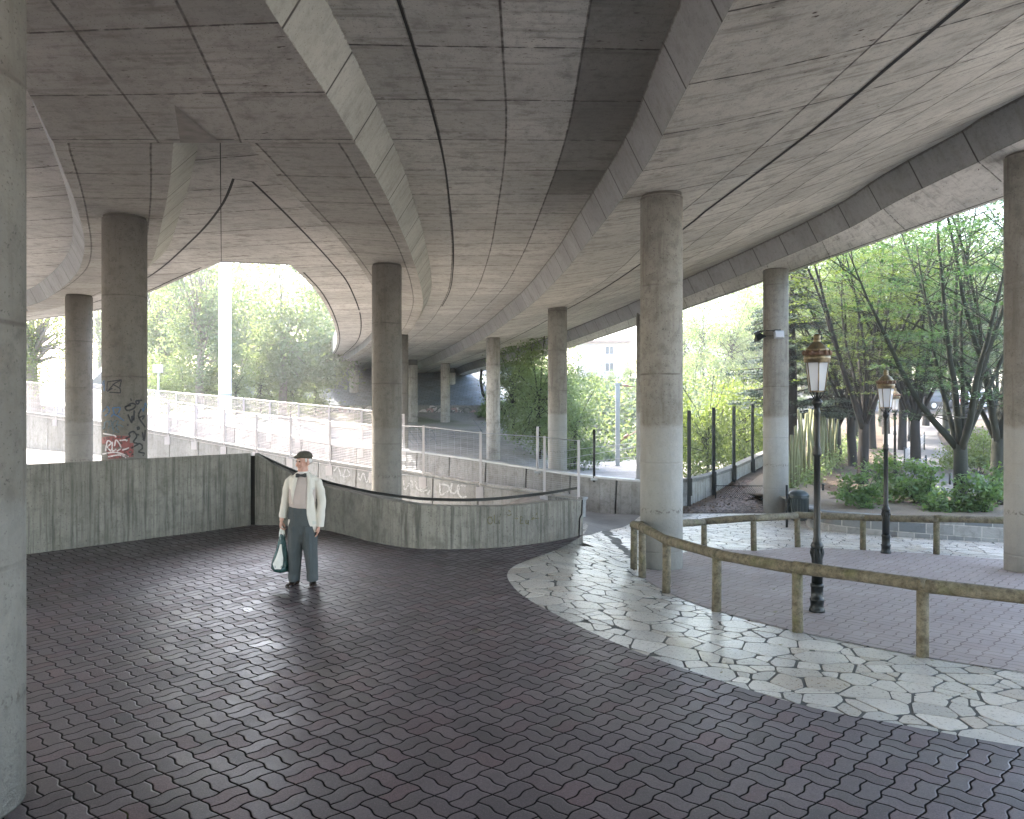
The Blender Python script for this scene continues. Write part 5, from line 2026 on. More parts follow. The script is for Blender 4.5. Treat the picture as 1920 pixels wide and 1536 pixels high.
b = MB(); b.rings([bag_ring(i) for i in range(len(spec))]); b.build('bag_body', M_BAG, bag)
b = MB()
rows = []
for i, (k0, k1) in ((2, (25, 29)), (3, (23, 30)), (4, (24, 30)), (5, (25, 29)), (6, (26, 28))):
    r_ = bag_ring(i, 0.003)
    ks = np.linspace(k0, k1, 7)
    rows.append([r_[int(k) % 36].lerp(r_[(int(k) + 1) % 36], k - int(k)) for k in ks])
b.grid(rows)
b.build('white_print', M_BAGW, bag)
b = MB()
for dx, dy in ((-0.018, -0.012), (0.014, -0.014), (0.024, 0.012)):
    b.rings([[Vector((x + sx * w, y + sy * 0.003, z)) for sx, sy in ((-1, -1), (1, -1), (1, 1), (-1, 1))] for x, y, z, w in ((0.018 + dx, dy, 0.45, 0.016), (0.018 + dx * 0.9, dy, 0.51, 0.012), (0.016 + dx * 0.4, dy * 0.8 - 0.006, 0.555, 0.008), (0.02, dy * 0.3 - 0.012, 0.575, 0.007))], smooth=False)
b.build('handles', M_BAGW, bag)

# ------------------------------------------------------------------ terrain beyond the plaza
def hT(X, Y):
    if Y < 32:
        w = -0.75
    elif Y < 57:
        w = -0.75 + (Y - 32) / 25 * 1.9
    else:
        w = 1.15 + 0.85 * sm((Y - 57) / 1.0) + 2.9 * sm((Y - 58) / 10) + 0.02 * max(0, Y - 68)
    if X < -11 and Y > 30:
        t = sm((-11 - X) / 4)
        l = 0.0 if Y < 42.4 else 1.4 + 3.0 * sm((Y - 56) / 14) + 0.02 * max(0, Y - 68)
        w = w * (1 - t) + l * t
    c = -2.3 + 5.9 * sm((Y - 46) / 19) + 1.2 * sm((Y - 66) / 16) + 0.02 * max(0, Y - 80)
    t = sm((X - 0.6 - 0.02 * max(0, Y - 30)) / 3.6)
    z = w * (1 - t) + c * t
    if Y < 33 and X < 2:
        z = min(z, -1.9 + 1.15 * sm((Y - 27) / 6) + 1.9 * sm((-13 - X) / 4))
    return z


def terr_mat():
    m = NT('stony_ground')
    p = m.pos()
    x, y, z = m.sep(p)
    c = m.mix(m.lin(m.noise(p, 0.7, 6, 0.65), 0.3, 0.7, 0, 1), (0.20, 0.19, 0.175), (0.36, 0.35, 0.33))
    c = m.mix(m.M('MULTIPLY', m.ss(m.noise(p, 9, 4, 0.7), 0.45, 0.7), 0.5), c, (0.14, 0.13, 0.11))
    gr = m.M('MULTIPLY', m.ss(m.noise(p, 0.35, 4), 0.45, 0.62), m.ss(y, 44, 60))
    c = m.mix(gr, c, (0.07, 0.10, 0.035))
    c = m.mix(m.M('MULTIPLY', m.M('MULTIPLY', m.ss(x, -11.0, -15.0), m.ss(y, 42.8, 44.0)), 0.9), c, (0.045, 0.055, 0.03))
    m.bump(m.noise(p, 14, 5, 0.7), 0.6, 0.06)
    return m.fin(c, 0.9, 0.2)


M_TERR = terr_mat()
terr = grid_sheet('ground', -90, 130, -30, 210, 2.0, 0.0, M_TERR, zfun=lambda X, Y: (-1.9 if Y < 17 else (min(hT(X, Y), -0.9) if (X > 0 and Y < 24) else (min(hT(X, Y), g(X, Y) - 0.35) if wall_side(X, Y) > -1.5 else hT(X, Y)))))
b = MB()
b.face([(-1200, -400, -1.3), (1500, -400, -1.3), (1500, 2400, -1.3), (-1200, 2400, -1.3)])
tag(b.build('far_ground', M_TERR), kind='structure')


def park_mat():
    m = NT('leaf_strewn_earth')
    p = m.pos()
    x, y, z = m.sep(p)
    c = m.mix(m.lin(m.noise(p, 1.1, 5, 0.65), 0.3, 0.7, 0, 1), (0.055, 0.044, 0.034), (0.115, 0.094, 0.075))
    fn = m.noise(p, 26, 4, 0.75)
    c = m.mix(m.M('MULTIPLY', m.ss(fn, 0.5, 0.68), 0.7), c, (0.10, 0.065, 0.045))
    c = m.mix(m.M('MULTIPLY', m.ss(fn, 0.5, 0.3), 0.4), c, (0.16, 0.135, 0.11))
    c = m.mix(m.M('MULTIPLY', m.ss(m.noise(p, 0.6, 4), 0.55, 0.7), 0.45), c, (0.12, 0.13, 0.06))
    # leaf litter under the deck edge and a lawn far off
    li = m.M('MULTIPLY', m.ss(y, 28.0, 25.0), 0.8)
    c = m.mix(m.M('MULTIPLY', li, m.lin(fn, 0.35, 0.6, 0.3, 0.95)), c, (0.075, 0.05, 0.036))
    c = m.mix(m.ss(y, 62, 66), c, (0.10, 0.15, 0.045))
    m.bump(fn, 0.8, 0.04)
    return m.fin(c, 0.9, 0.2)


grid_sheet('park_ground', 1.0, 121, 19.0, 109, 1.0, 0.0, park_mat(), zfun=lambda X, Y: g(X, Y) + (0.14 * sm((X - 7) / 1.5) * sm((24 - Y) / 3) if Y < 24 else 0) + 0.02 * math.sin(X * 1.3) * math.sin(Y * 0.9),
           mask=lambda x, y: wall_side(x, y) > -0.45 and y > 20.8)
# soil inside the planter
ps_ = [(p.x, p.y) for p in offset(pbse, -1, 0.15, 0)]
b = MB()
rows = []
for p in offset(pbse, -1, 0.15, 0):
    rows.append([Vector((p.x + (q * 0.06) * k_, p.y + q * k_, g(p.x, p.y) + 0.33 + 0.0)) for q, k_ in ((0, 1), (1.5, 1), (3.5, 1), (6.5, 1))])
    rows[-1][-1].z = g(rows[-1][-1].x, rows[-1][-1].y) + 0.05
b.grid(rows, flip=True)
tag(b.build('planter_soil', plain('planter_earth', (0.15, 0.12, 0.085), 0.95, var=0.5, scale=20, bump=0.6)), kind='structure')
# light path through the park
pth = [gp(1592, 952), gp(1690, 905), gp(1760, 880)]
cen = spline([Vector((13.0, 24.0, 0)), Vector((14.6, 26.5, 0)), Vector((16.5, 31.0, 0)), Vector((19.0, 37.5, 0)), Vector((24, 46, 0)), Vector((34, 54, 0)), Vector((60, 60, 0))], 60)
b = MB()
rows = []
for i, p in enumerate(cen):
    L_, R_ = offset(cen, -1, 1.25, 0)[i], offset(cen, 1, 1.25, 0)[i]
    r_ = []
    for k in range(5):
        q = L_.lerp(R_, k / 4); q.z = g(q.x, q.y) + 0.06; r_.append(q)
    rows.append(r_)
b.grid(rows)
M_PATH = plain('pale_stabilised_gravel', (0.105, 0.102, 0.10), 0.85, var=0.2, scale=2.5, bump=0.3)
tag(b.build('path', M_PATH), kind='structure')
# ------------------------------------------------------------------ vegetation
LV_HORN = mat_leaf('hornbeam_leaf', (0.014, 0.038, 0.012), (0.095, 0.135, 0.03), 0.42)
LV_BLUE = mat_leaf('shaded_hornbeam_leaf', (0.016, 0.048, 0.026), (0.045, 0.095, 0.045), 0.4)
LV_PALE = mat_leaf('poplar_leaf', (0.08, 0.115, 0.075), (0.19, 0.24, 0.16), 0.45)
LV_WILL = mat_leaf('willow_leaf', (0.09, 0.12, 0.055), (0.17, 0.20, 0.10), 0.45)
LV_ROB = mat_leaf('robinia_leaf', (0.07, 0.105, 0.06), (0.17, 0.23, 0.135), 0.5)
LV_YEL = mat_leaf('bamboo_leaf', (0.075, 0.115, 0.035), (0.15, 0.20, 0.075), 0.45)
LV_CON = mat_leaf('cedar_needle', (0.010, 0.026, 0.018), (0.028, 0.055, 0.038), 0.1)
LV_SHR = mat_leaf('shrub_leaf', (0.045, 0.10, 0.04), (0.14, 0.23, 0.085), 0.4)
LV_IVY = mat_leaf('ivy_leaf', (0.06, 0.10, 0.06), (0.17, 0.22, 0.14), 0.4)
M_BARK = plain('dark_bark', (0.008, 0.0065, 0.0055), 0.9, var=0.5, scale=9, bump=0.6)
M_BARKG = plain('mossy_bark', (0.016, 0.019, 0.011), 0.9, var=0.5, scale=7, bump=0.6)
M_BARKP = plain('grey_bark', (0.20, 0.175, 0.15), 0.9, var=0.4, scale=7, bump=0.6)


def rv(s=1.0):
    return Vector(rng.normal(size=3)) * s


def limb(mb, p, d, L, r0, r1, n=7, bend=0.05, up=0.0, sides=7):
    pts, rr = [p.copy()], [r0]
    d = d.normalized()
    for k in range(n):
        d = (d + rv(bend) + Vector((0, 0, up))).normalized()
        p = p + d * (L / n)
        pts.append(p.copy()); rr.append(r0 + (r1 - r0) * (k + 1) / n)
    mb.tube(pts, rr, sides, cap=True)
    return pts, d


def hornbeam(seed, H=9.0, trunkh=1.7, r=0.15, nl=8, dens=78, leafmat=None, bark=None, lean=0.0, size=0.085, spread=1.0):
    global rng
    rng = np.random.default_rng(seed)
    t = MB()
    tp, d = limb(t, Vector((0, 0, -0.3)), Vector((lean, 0, 1)), trunkh + 0.3, r * 1.15, r * 0.92, 6, 0.03, 0.02, 12)
    C = []
    for k in range(nl):
        a = 2 * PI * (k + rng.uniform(-.3, .3)) / nl
        tilt = rng.uniform(0.18, 0.62) * spread
        dd = Vector((math.cos(a) * tilt, math.sin(a) * tilt, 1))
        L = (H - trunkh) * rng.uniform(0.75, 1.05)
        st = tp[-1].lerp(tp[-2], rng.uniform(0, 0.9))
        pts, de = limb(t, st, dd, L, r * rng.uniform(0.36, 0.58), 0.014, 12, 0.05, 0.035, 7)
        for i in range(2, len(pts)):
            for q in range(2):
                if rng.random() < 0.88:
                    a2 = rng.uniform(0, 2 * PI)
                    out = Vector((math.cos(a2), math.sin(a2), rng.uniform(0.25, 0.9)))
                    l2 = rng.uniform(0.8, 2.1)
                    bp_, bd = limb(t, pts[i], out, l2, 0.016, 0.004, 4, 0.08, -0.03 if rng.random() < .6 else 0.1, 4)
                    cdir = Vector((bd.x, bd.y, 0))
                    if cdir.length < 0.1:
                        cdir = Vector((1, 0, 0))
                    cdir.normalize()
                    sd = Vector((-cdir.y, cdir.x, 0))
                    if (bp_[-1].z < trunkh * 0.5):
                        continue
                    n = int(dens * rng.uniform(0.5, 1.3))
                    uu = rng.uniform(-0.45, 0.75, n); vv = rng.normal(0, 0.27, n) * (1.1 - np.abs(uu))
                    zz = rng.normal(0, 0.03, n) - 0.12 * uu ** 2 - 0.10 * vv ** 2
                    base = np.array(bp_[-1])
                    C.append(base + np.outer(uu, np.array(cdir)) + np.outer(vv, np.array(sd)) + np.outer(zz, np.array((0, 0, 1.0))))
    n = 4200  # extra upper leaf cloud, added to cast dappled shade on the ground
    a = rng.uniform(0, 2 * PI, n); q = np.sqrt(rng.random(n)) * 3.3
    cl = rng.normal(0, 1, (n, 3)) * (0.35, 0.35, 0.1)
    C.append(np.stack((q * np.cos(a), q * np.sin(a), rng.uniform(0.62, 1.02, n) * H), 1) + cl)
    C = np.concatenate(C)
    return t, C


def tree_thing(name, label, tm, C, loc, leafmat, bark, group, size=0.08, flat=0.0, aspect=0.55, rz=0.0, droop=0.0, cat='tree', s=1.0):
    o = thing(name, label, cat, loc, rz, group)
    o.scale = (s, s, s)
    if tm is not None:
        tm.build('trunk', bark, o)
    leaves('crown', C, size, leafmat, o, flat, aspect, droop=droop)
    return o


def tree_copy(src, loc, rz, s, label, group=None):
    o = copy_tree(src)
    o.location = loc; o.rotation_euler.z = rz; o.scale = (s, s, s * 1.0); o['label'] = label
    if group:
        o['group'] = group
    return o


GH = 'multi-stemmed hornbeams in the park'
tm, C = hornbeam(21, 9.5, 2.0, 0.17, 9, 70)
h1 = tree_thing('hornbeam_tree', 'fork stemmed dark tree rising right behind the second lamp and shrubs', tm, C, gp(1617, 906), LV_HORN, M_BARK, GH, 0.095, 0.75)
tm, C = hornbeam(34, 9.0, 1.9, 0.165, 8, 85, spread=1.15)
h2 = tree_thing('hornbeam_tree', 'mossy trunked tree standing in the planter shrubs, branching low', tm, C, at(1800, 757, 19.6) * 1.0, LV_BLUE, M_BARKG, GH, 0.09, 0.75)
h2.location.z = g(h2.location.x, 19.6) - 0.05
pp_ = gp(1600, 873); tree_copy(h1, pp_, 2.1, 0.95, 'slimmer dark tree close behind the fork stemmed one', GH)
pp_ = gp(1716, 893); h3 = tree_copy(h1, pp_, 4.0, 1.0, 'leaning dark tree beside the bend of the pale path', GH); h3.rotation_euler.y = R(5)
pp_ = at(1872, 757, 20.6); pp_.z = g(pp_.x, 20.6); tree_copy(h2, pp_, 2.6, 1.05, 'tree half hidden by the column at the planter end', GH)
GB = 'park trees farther back'
bt_ = [(1692, 846, 0.3, 1.0, h1, 'grey trunk directly behind the third lamp'), (1637, 842, 1.3, 0.9, h1, 'tree showing in the fork of the dark front tree'), (1573, 864, 2.2, 0.75, h1, 'thin tree at the end of the wooden stakes'),
       (1774, 815, 2.9, 1.0, h2, 'tree on the lawn edge where the pale path ends'), (1735, 800, 4.4, 1.1, h1, 'tree standing before the parked cars'), (1870, 822, 5.1, 1.0, h2, 'tree behind the bright round bush'), (1662, 815, 0.9, 1.1, h1, 'tree left of the farthest lamp'),
       (1604, 822, 3.3, 1.05, h2, 'tree farthest along the row of wooden stakes'), (1960, 850, 1.1, 1.1, h1, 'tree out beyond the cut off column'),
       (1715, 826, 5.6, 1.05, h2, 'tree on the lawn right behind the leaning dark tree'), (1655, 800, 3.9, 1.15, h2, 'tree deep on the lawn between the third lamp and the fork stemmed tree'), (1810, 800, 0.6, 1.15, h1, 'tree deep behind the mossy trunk, near the white car'), (1545, 838, 1.9, 1.0, h2, 'tree behind the middle of the wooden stakes')]
for x, y, rz, s, src, lab in bt_:
    tree_copy(src, gp(x, y), rz, s, lab, GB)

# broad leaf trees as clumps
def clump_tree(seed, H, crown, n, trunk_r, nclump, csize, trunkfrac=0.35, hang=0.0):
    """crown = list of (x,y,z,rx,ry,rz)"""
    global rng
    rng = np.random.default_rng(seed)
    t = MB()
    pts, d = limb(t, Vector((0, 0, -0.5)), Vector((rng.normal(0, .04), rng.normal(0, .04), 1)), H * trunkfrac + 0.5, trunk_r * 1.2, trunk_r * 0.8, 7, 0.04, 0.02, 10)
    C = []
    per = max(6, n // nclump)
    for k in range(nclump):
        e = crown[rng.integers(len(crown))]
        v = rng.normal(size=3); v /= np.linalg.norm(v)
        v *= rng.uniform(0.45, 1.0) ** 0.5
        c = np.array((e[0] + v[0] * e[3], e[1] + v[1] * e[4], e[2] + v[2] * e[5]))
        m_ = int(per * rng.uniform(0.5, 1.5))
        q = rng.normal(size=(m_, 3)) * csize * rng.uniform(0.6, 1.3)
        q[:, 2] *= 0.75
        if hang:
            hh = np.abs(rng.normal(0, hang, m_))
            q[:, 2] -= hh
            q[:, :2] *= 0.55
        C.append(c + q)
        if k % max(1, nclump // 26) == 0:
            cv = Vector(c)
            st = pts[-1].lerp(pts[len(pts) // 2], rng.random() * 0.8)
            mid = st.lerp(cv, 0.5) + Vector((0, 0, 0.1 * (cv - st).length))
            t.tube([st, st.lerp(mid, 0.6), mid, cv], [trunk_r * 0.42, trunk_r * 0.3, trunk_r * 0.2, 0.02], 6)
    return t, np.concatenate(C)


def place(px, py, Y, z=None):
    p = at(px, py, Y)
    p.z = hT(p.x, p.y) if z is None else z
    return p


GL = 'tall pale leafed trees beyond the ramp'
tm, C = clump_tree(3, 14, [(0, 0, 8.2, 3.5, 3, 4.2), (0.6, 0, 4.8, 3.4, 2.8, 2.6), (1.6, -.5, 3.4, 2.6, 2.2, 1.6)], 17000, 0.25, 240, 0.62)
d1 = tree_thing('poplar_tree', 'big pale leafed tree right of the white pylon, seen through the deck opening', tm, C, place(528, 757, 51), LV_PALE, M_BARKP, GL, 0.24)
tm, C = clump_tree(4, 15, [(0, 0, 9, 2.6, 2.6, 5.5), (0.3, 0, 5, 2.3, 2, 3)], 12000, 0.22, 170, 0.55, hang=0.5)
d2 = tree_thing('poplar_tree', 'tall airy tree left of the white pylon, beside the graffiti column', tm, C, place(372, 757, 47), LV_PALE, M_BARKP, GL, 0.2)
tree_copy(d2, place(310, 757, 52), 1.9, 1.0, 'airy tree just beside the little white sign', GL)
tree_copy(d1, place(455, 757, 66), 2.5, 1.15, 'tree deep behind the white pylon', GL)
tree_copy(d1, place(330, 757, 70), 4.0, 1.2, 'tree filling the sky far beyond the airy pair', GL)
tree_copy(d2, place(186, 757, 72), 0.4, 0.8, 'wispy tree in the gap between the graffiti column and the slim one', GL)
tree_copy(d1, place(610, 757, 78), 1.0, 1.05, 'tree tucked against the far end of the deck', GL)
tm, C = clump_tree(9, 9, [(0.4, 0, 6.3, 2.0, 2, 2.6), (1.2, 0, 4.2, 1.6, 1.5, 1.8), (-0.8, 0, 5.5, 1.4, 1.5, 2.2)], 8500, 0.34, 120, 0.42, 0.45, hang=0.7)
tree_thing('willow_tree', 'willow like tree with leaning pale trunk above the lettered terrace wall', tm, C, place(66, 757, 44.5), LV_WILL, M_BARKP, None, 0.15, droop=0.5)

# thicket by the gravel bank
GR = 'robinia thicket on the railway bank'
tm, C = clump_tree(12, 6.5, [(0, 0, 4.3, 1.5, 1.4, 2.0), (0.3, 0, 2.4, 1.6, 1.4, 1.5), (-0.2, 0, 1.0, 1.3, 1.2, 0.8)], 9000, 0.07, 150, 0.30, 0.5)
r1 = tree_thing('robinia_tree', 'bushy robinia just left of the column before the green slope', tm, C, place(1012, 757, 40), LV_ROB, M_BARK, GR, 0.13)
tree_copy(r1, place(965, 757, 45), 2.0, 1.1, 'robinia right beside the pale bank column', GR)
tree_copy(r1, place(1075, 757, 43), 4.1, 1.0, 'robinia leaning out over the green slope', GR)
tree_copy(r1, place(990, 757, 54), 1.2, 1.2, 'robinia higher up behind the thicket', GR)
tree_copy(r1, place(1040, 757, 52), 5.2, 1.15, 'robinia hidden behind the thicket top', GR)
for k, (x, Y, s_, lab) in enumerate(((300, 46, 0.62, 'below the little white sign'), (345, 50, 0.7, 'under the airy tree pair'), (385, 48, 0.6, 'left of the pylon foot'), (445, 47, 0.65, 'right of the pylon foot'), (490, 50, 0.75, 'under the big pale tree'), (545, 52, 0.8, 'at the left end of the paved slope'),
                                      (590, 56, 0.7, 'low on the paved slope'), (330, 57, 1.0, 'behind the airy tree pair'), (410, 58, 1.0, 'deep behind the pylon'), (520, 60, 1.0, 'behind the big pale tree'))):
    tree_copy(r1, place(x, 757, Y), 0.7 * k, s_, 'bush ' + lab, 'bushes under the tall pale trees')
# bare leaning tree and bank bush
t = MB()
lt = thing('leaning_tree', 'thin dark trunk curving up from the bank at the deck end', 'tree', place(921, 757, 58))
s_ = 58 / F
t.tube([(0.1, 0, -0.3), (-0.25, 0, 0.35), (-0.62, 0, 1.0), (-0.78, 0, 2.0), (-0.66, 0, 3.2), (-0.55, 0, 4.0)], [0.13, 0.12, 0.11, 0.1, 0.08, 0.05], 8)
t.build('trunk', M_BARK, lt)
q = rng.normal(size=(900, 3)) * (1.1, 1.1, 0.6) + (0.2, 0, 4.6)
leaves('crown', q, 0.16, LV_HORN, lt)
for k, (x, Y, s, rz) in enumerate(((870, 72, 0.95, 0.2), (905, 78, 1.0, 1.2), (940, 70, 0.9, 2.2))):
    tree_copy(d1, place(x, 757, Y), rz, s, ['sunny tree beyond the deck end, above the littered bank', 'tree deep behind the leaning trunk', 'tree over the bank between the two pale columns'][k], 'trees past the deck end')


def shrub(name, label, loc, rad, h, n, mat, size, seed, group=None, stems=8, flat=0.2, cat='shrub', nclump=40):
    global rng
    rng = np.random.default_rng(seed)
    o = thing(name, label, cat, loc, 0, group)
    t = MB()
    C = []
    tips = []
    for k in range(stems):
        a = rng.uniform(0, 2 * PI); e = rng.uniform(0.2, 1.0)
        pts, d = limb(t, Vector((rng.normal(0, .1), rng.normal(0, .1), -0.05)), Vector((math.cos(a) * e * rad, math.sin(a) * e * rad * .8, h)), math.hypot(e * rad, h) * rng.uniform(.7, 1), 0.014, 0.004, 5, 0.08, 0, 4)
        tips += pts[2:]
    t.build('stems', M_BARK, o)
    per = n // nclump
    for k in range(nclump):
        if rng.random() < 0.5:
            c = np.array(tips[rng.integers(len(tips))])
        else:
            a = rng.uniform(0, 2 * PI); rr_ = rad * math.sqrt(rng.random())
            c = np.array((rr_ * math.cos(a), rr_ * math.sin(a) * .8, h * (1 - (rr_ / rad) ** 2 * 0.75) * rng.uniform(0.35, 1.05)))
        C.append(c + rng.normal(size=(per, 3)) * np.array((0.16, 0.16, 0.09)) * max(0.6, rad))
    leaves('foliage', np.concatenate(C), size, mat, o, flat, 0.62, droop=0.15)
    return o


GS = 'leafy shrubs in the stone planter'
for k, (x, y, rad, h, lab) in enumerate(((1612, 962, 0.6, 0.95, 'shrub at the rounded end of the planter by the path'), (1668, 950, 0.85, 1.45, 'tallest planter shrub around the second lamp post'), (1725, 958, 0.8, 1.15, 'broad shrub sprawling right of the second lamp post'), (1775, 972, 0.5, 0.42, 'low sparse shrub before the mossy trunked tree'),
                                        (1838, 975, 0.65, 0.95, 'shrub in front of the planter end column'), (1880, 965, 0.65, 1.15, 'shrub touching the cut off column'))):
    p = gp(x, y + 30); p.y += 0.9; p.x = (x - CX) / F * p.y; p.z = g(p.x, p.y) + 0.3
    shrub('shrub', lab, p, rad, h, int(1500 * rad / 0.6), LV_SHR, 0.105, 60 + k, GS, flat=0.45)
p = gp(1838, 890); shrub('round_bush', 'bright green round bush inside the bend of the pale path', p, 1.35, 1.6, 5200, LV_YEL, 0.10, 77, None, 14, nclump=120)
p = gp(1790, 945); shrub('shrub', 'small weedy plant beside the mossy trunk foot', p + Vector((-.6, .5, 0)), 0.5, 0.5, 700, LV_SHR, 0.08, 79, 'weeds among the park trees')
p = place(918, 757, 56.5); shrub('bush', 'dark green bush at the foot of the leaning trunk', p, 1.1, 1.2, 1600, LV_SHR, 0.16, 80)

# bamboo like trees on the railway side of the screen
GY = 'drooping yellow green trees beyond the screen posts'
tm, C = clump_tree(15, 6, [(0, 0, 4.6, 1.3, 1.2, 1.5), (0.7, 0, 3.2, 1.4, 1.2, 1.3), (-0.6, 0, 3.0, 1.2, 1.2, 1.2), (0.2, 0, 1.6, 1.3, 1.2, 0.9)], 8000, 0.06, 120, 0.34, 0.5, hang=0.35)
y1 = tree_thing('weeping_tree', 'yellow green drooping tree behind the first screen posts', tm, C, place(1330, 757, 34, -2.2), LV_YEL, M_BARK, GY, 0.13, droop=0.6)
tree_copy(y1, place(1392, 757, 36, -1.9), 1.7, 1.0, 'drooping tree behind the last screen post', GY)
tree_copy(y1, place(1290, 757, 40, -2.2), 3.0, 1.0, 'drooping tree half behind the railing wrapped column', GY)
tree_copy(y1, place(1425, 757, 39, -1.5), 4.4, 0.95, 'drooping tree peeking from behind the floodlight column', GY)
for k, (x, Y, s, rz) in enumerate(((1320, 68, 1.5, 0.3), (1375, 62, 1.35, 2.0), (1420, 72, 1.6, 4.0), (1280, 75, 1.5, 5.0))):
    tree_copy(r1, place(x, 757, Y), rz, s, ['faint tree below the distant roofs', 'faint tree left of the conifer', 'faint tree behind the conifer', 'faint tree beside the wrapped column'][k], 'hazy trees across the railway')
for k, (x, Y, s) in enumerate(((1075, 66, 0.34), (1110, 65, 0.22), (1145, 67, 0.25), (1182, 66, 0.42))):
    tree_copy(r1, place(x, 757, Y), k * 1.3, s, ['bush under the shuttered windows of the house', 'small pale bush before the house foot', 'bush below the right windows', 'dark bush at the house corner'][k], 'bushes on top of the green slope')

# cedar
rng = np.random.default_rng(5)
cd = thing('cedar_tree', 'dark layered conifer spreading on both sides of the floodlight column', 'tree', Vector((10.7, 30.2, g(10.7, 30.2))))
t = MB(); t.tube([(0, 0, -0.3), (0.05, 0, 3), (0, 0, 6), (0.02, 0, 9.2)], [0.2, 0.16, 0.1, 0.02], 10)
C = []
for z in np.arange(1.9, 9.0, 0.42):
    Lb = 2.75 * (1 - (z - 1.9) / 7.6) ** 0.85
    for k in range(6):
        a = rng.uniform(0, 2 * PI); L = Lb * rng.uniform(0.65, 1.1)
        d = Vector((math.cos(a), math.sin(a), 0.12)); p0 = Vector((0, 0, z + rng.uniform(-.15, .15)))
        t.tube([p0, p0 + d * L * 0.5 + Vector((0, 0, 0.06)), p0 + d * L - Vector((0, 0, 0.16))], [0.03, 0.02, 0.006], 4)
        n = int(150 * L)
        tt = rng.uniform(0.12, 1, n); sd = np.array((-d.y, d.x, 0))
        base = np.array(p0) + np.outer(tt * L, np.array(d)) + np.outer(rng.normal(0, 0.24, n) * (1.15 - tt * 0.7) * min(1.2, L), sd)
        base[:, 2] += -0.28 * tt ** 2 + rng.normal(0, 0.045, n)
        C.append(base)
t.build('trunk', M_BARK, cd)
leaves('crown', np.concatenate(C), 0.17, LV_CON, cd, 0.6, 0.22)

# ivy on the far railway slope (uncountable)
rng = np.random.default_rng(8)
P = []
for _ in range(26000):
    X, Y = rng.uniform(1.5, 17), rng.uniform(45.5, 67)
    w = math.sin(X * 1.7 + Y * 1.1) * 0.5 + math.sin(X * 0.6 - Y * 0.8) * 0.6
    P.append((X, Y, hT(X, Y) + abs(rng.normal(0, 0.22)) + max(0, w) * 0.55))
ivy = leaves('ivy', P, 0.30, LV_IVY, None, 0.25, 0.6)
tag(ivy, 'pale sunlit creeper covering the slope across the railway', 'ivy', kind='stuff')
# fallen leaves near the low wall
P = []
for _ in range(5200):
    Y = rng.uniform(21.0, 26.5); X = 4.9 + 0.6 * (Y - 22.7) + abs(rng.normal(0, 1.3)) + 0.15
    if Y < 21.6 and rng.random() < .6:
        continue
    P.append((X, Y, g(X, Y) + 0.03 + rng.uniform(0, 0.03)))
tag(leaves('fallen_leaves', P, 0.09, mat_leaf('dry_leaf', (0.09, 0.05, 0.03), (0.22, 0.14, 0.09), 0.1), None, 0.85, 0.6), 'brown fallen leaves heaped by the low wall', 'leaves', kind='stuff')
# few leaves strewn on the plaza
P = []
for _ in range(90):
    X, Y = rng.uniform(1.5, 9), rng.uniform(6, 16)
    P.append((X, Y, g(X, Y) + 0.014))
tag(leaves('scattered_leaves', P, 0.05, mat_leaf('stray_leaf', (0.10, 0.08, 0.03), (0.20, 0.18, 0.06), 0.1), None, 0.9, 0.6), 'stray leaves blown over the paving', 'leaves', kind='stuff')
# weeds along the park edge
P = []
for _ in range(4200):
    Y = rng.uniform(24, 36); X = 4.9 + 0.6 * (Y - 22.7) + 2.6 + rng.normal(0, 0.35)
    P.append((X, Y, g(X, Y) + abs(rng.normal(0, 0.3))))
tag(leaves('undergrowth', P, 0.12, LV_ROB, None, 0.1, 0.5), 'pale weeds growing through the wooden stakes', 'undergrowth', kind='stuff')

# wooden stakes along the park edge
st = thing('stake_fence', 'row of rough mossy wooden stakes between the conifer and the park trees', 'fence', (8, 23, 0))
M_STAKE = plain('mossy_stake_wood', (0.13, 0.14, 0.07), 0.9, var=0.6, scale=6, bump=0.5)
b = MB()
for k in range(46):
    Y = 21.9 + k * 0.24 + rng.uniform(-.06, .06)
    X = 4.9 + 0.6 * (Y - 22.7) + 2.7 + rng.uniform(-.12, .12)
    z = g(X, Y)
    h_ = rng.uniform(1.7, 2.5)
    b.tube([(X, Y, z - 0.1), (X + rng.normal(0, .03), Y, z + h_ * .5), (X + rng.normal(0, .06), Y, z + h_)], [0.055, 0.05, 0.04], 6)
local(b.build('stakes', M_STAKE), st)
# little mesh fences by the path, and a bollard
hf = thing('hoop_fence', 'low grey mesh border at the bend of the pale path', 'fence', gp(1700, 884))
b = MB(); P_ = [gp(1696, 882), gp(1712, 866), gp(1733, 846)]
for p, q in zip(P_, P_[1:]):
    for k in range(12):
        a = p.lerp(q, k / 12); b.tube([a, a + Vector((0, 0, 0.75))], 0.008, 4)
    for hh in (0.05, 0.38, 0.72):
        b.tube([p + Vector((0, 0, hh)), q + Vector((0, 0, hh))], 0.010, 4)
local(b.build('mesh_panel', M_STEEL), hf)
for p in P_:
    b = MB(); b.tube([p - Vector((0, 0, .1)), p + Vector((0, 0, 0.85))], 0.03, 6); local(b.build('post', M_BIN), hf)
hf2 = thing('hoop_fence', 'low fence panel at the foot of the leaning dark tree', 'fence', gp(1725, 903))
b = MB(); p, q = gp(1706, 902), gp(1736, 897)
for k in range(14):
    a = p.lerp(q, k / 13); b.tube([a, a + Vector((0, 0, 0.7))], 0.008, 4)
for hh in (0.05, 0.68):
    b.tube([p + Vector((0, 0, hh)), q + Vector((0, 0, hh))], 0.012, 4)
local(b.build('mesh_panel', M_STEEL), hf2)
b = MB(); b.tube([q - Vector((0, 0, .1)), q + Vector((0, 0, 0.8))], 0.035, 6); local(b.build('post', M_BIN), hf2)
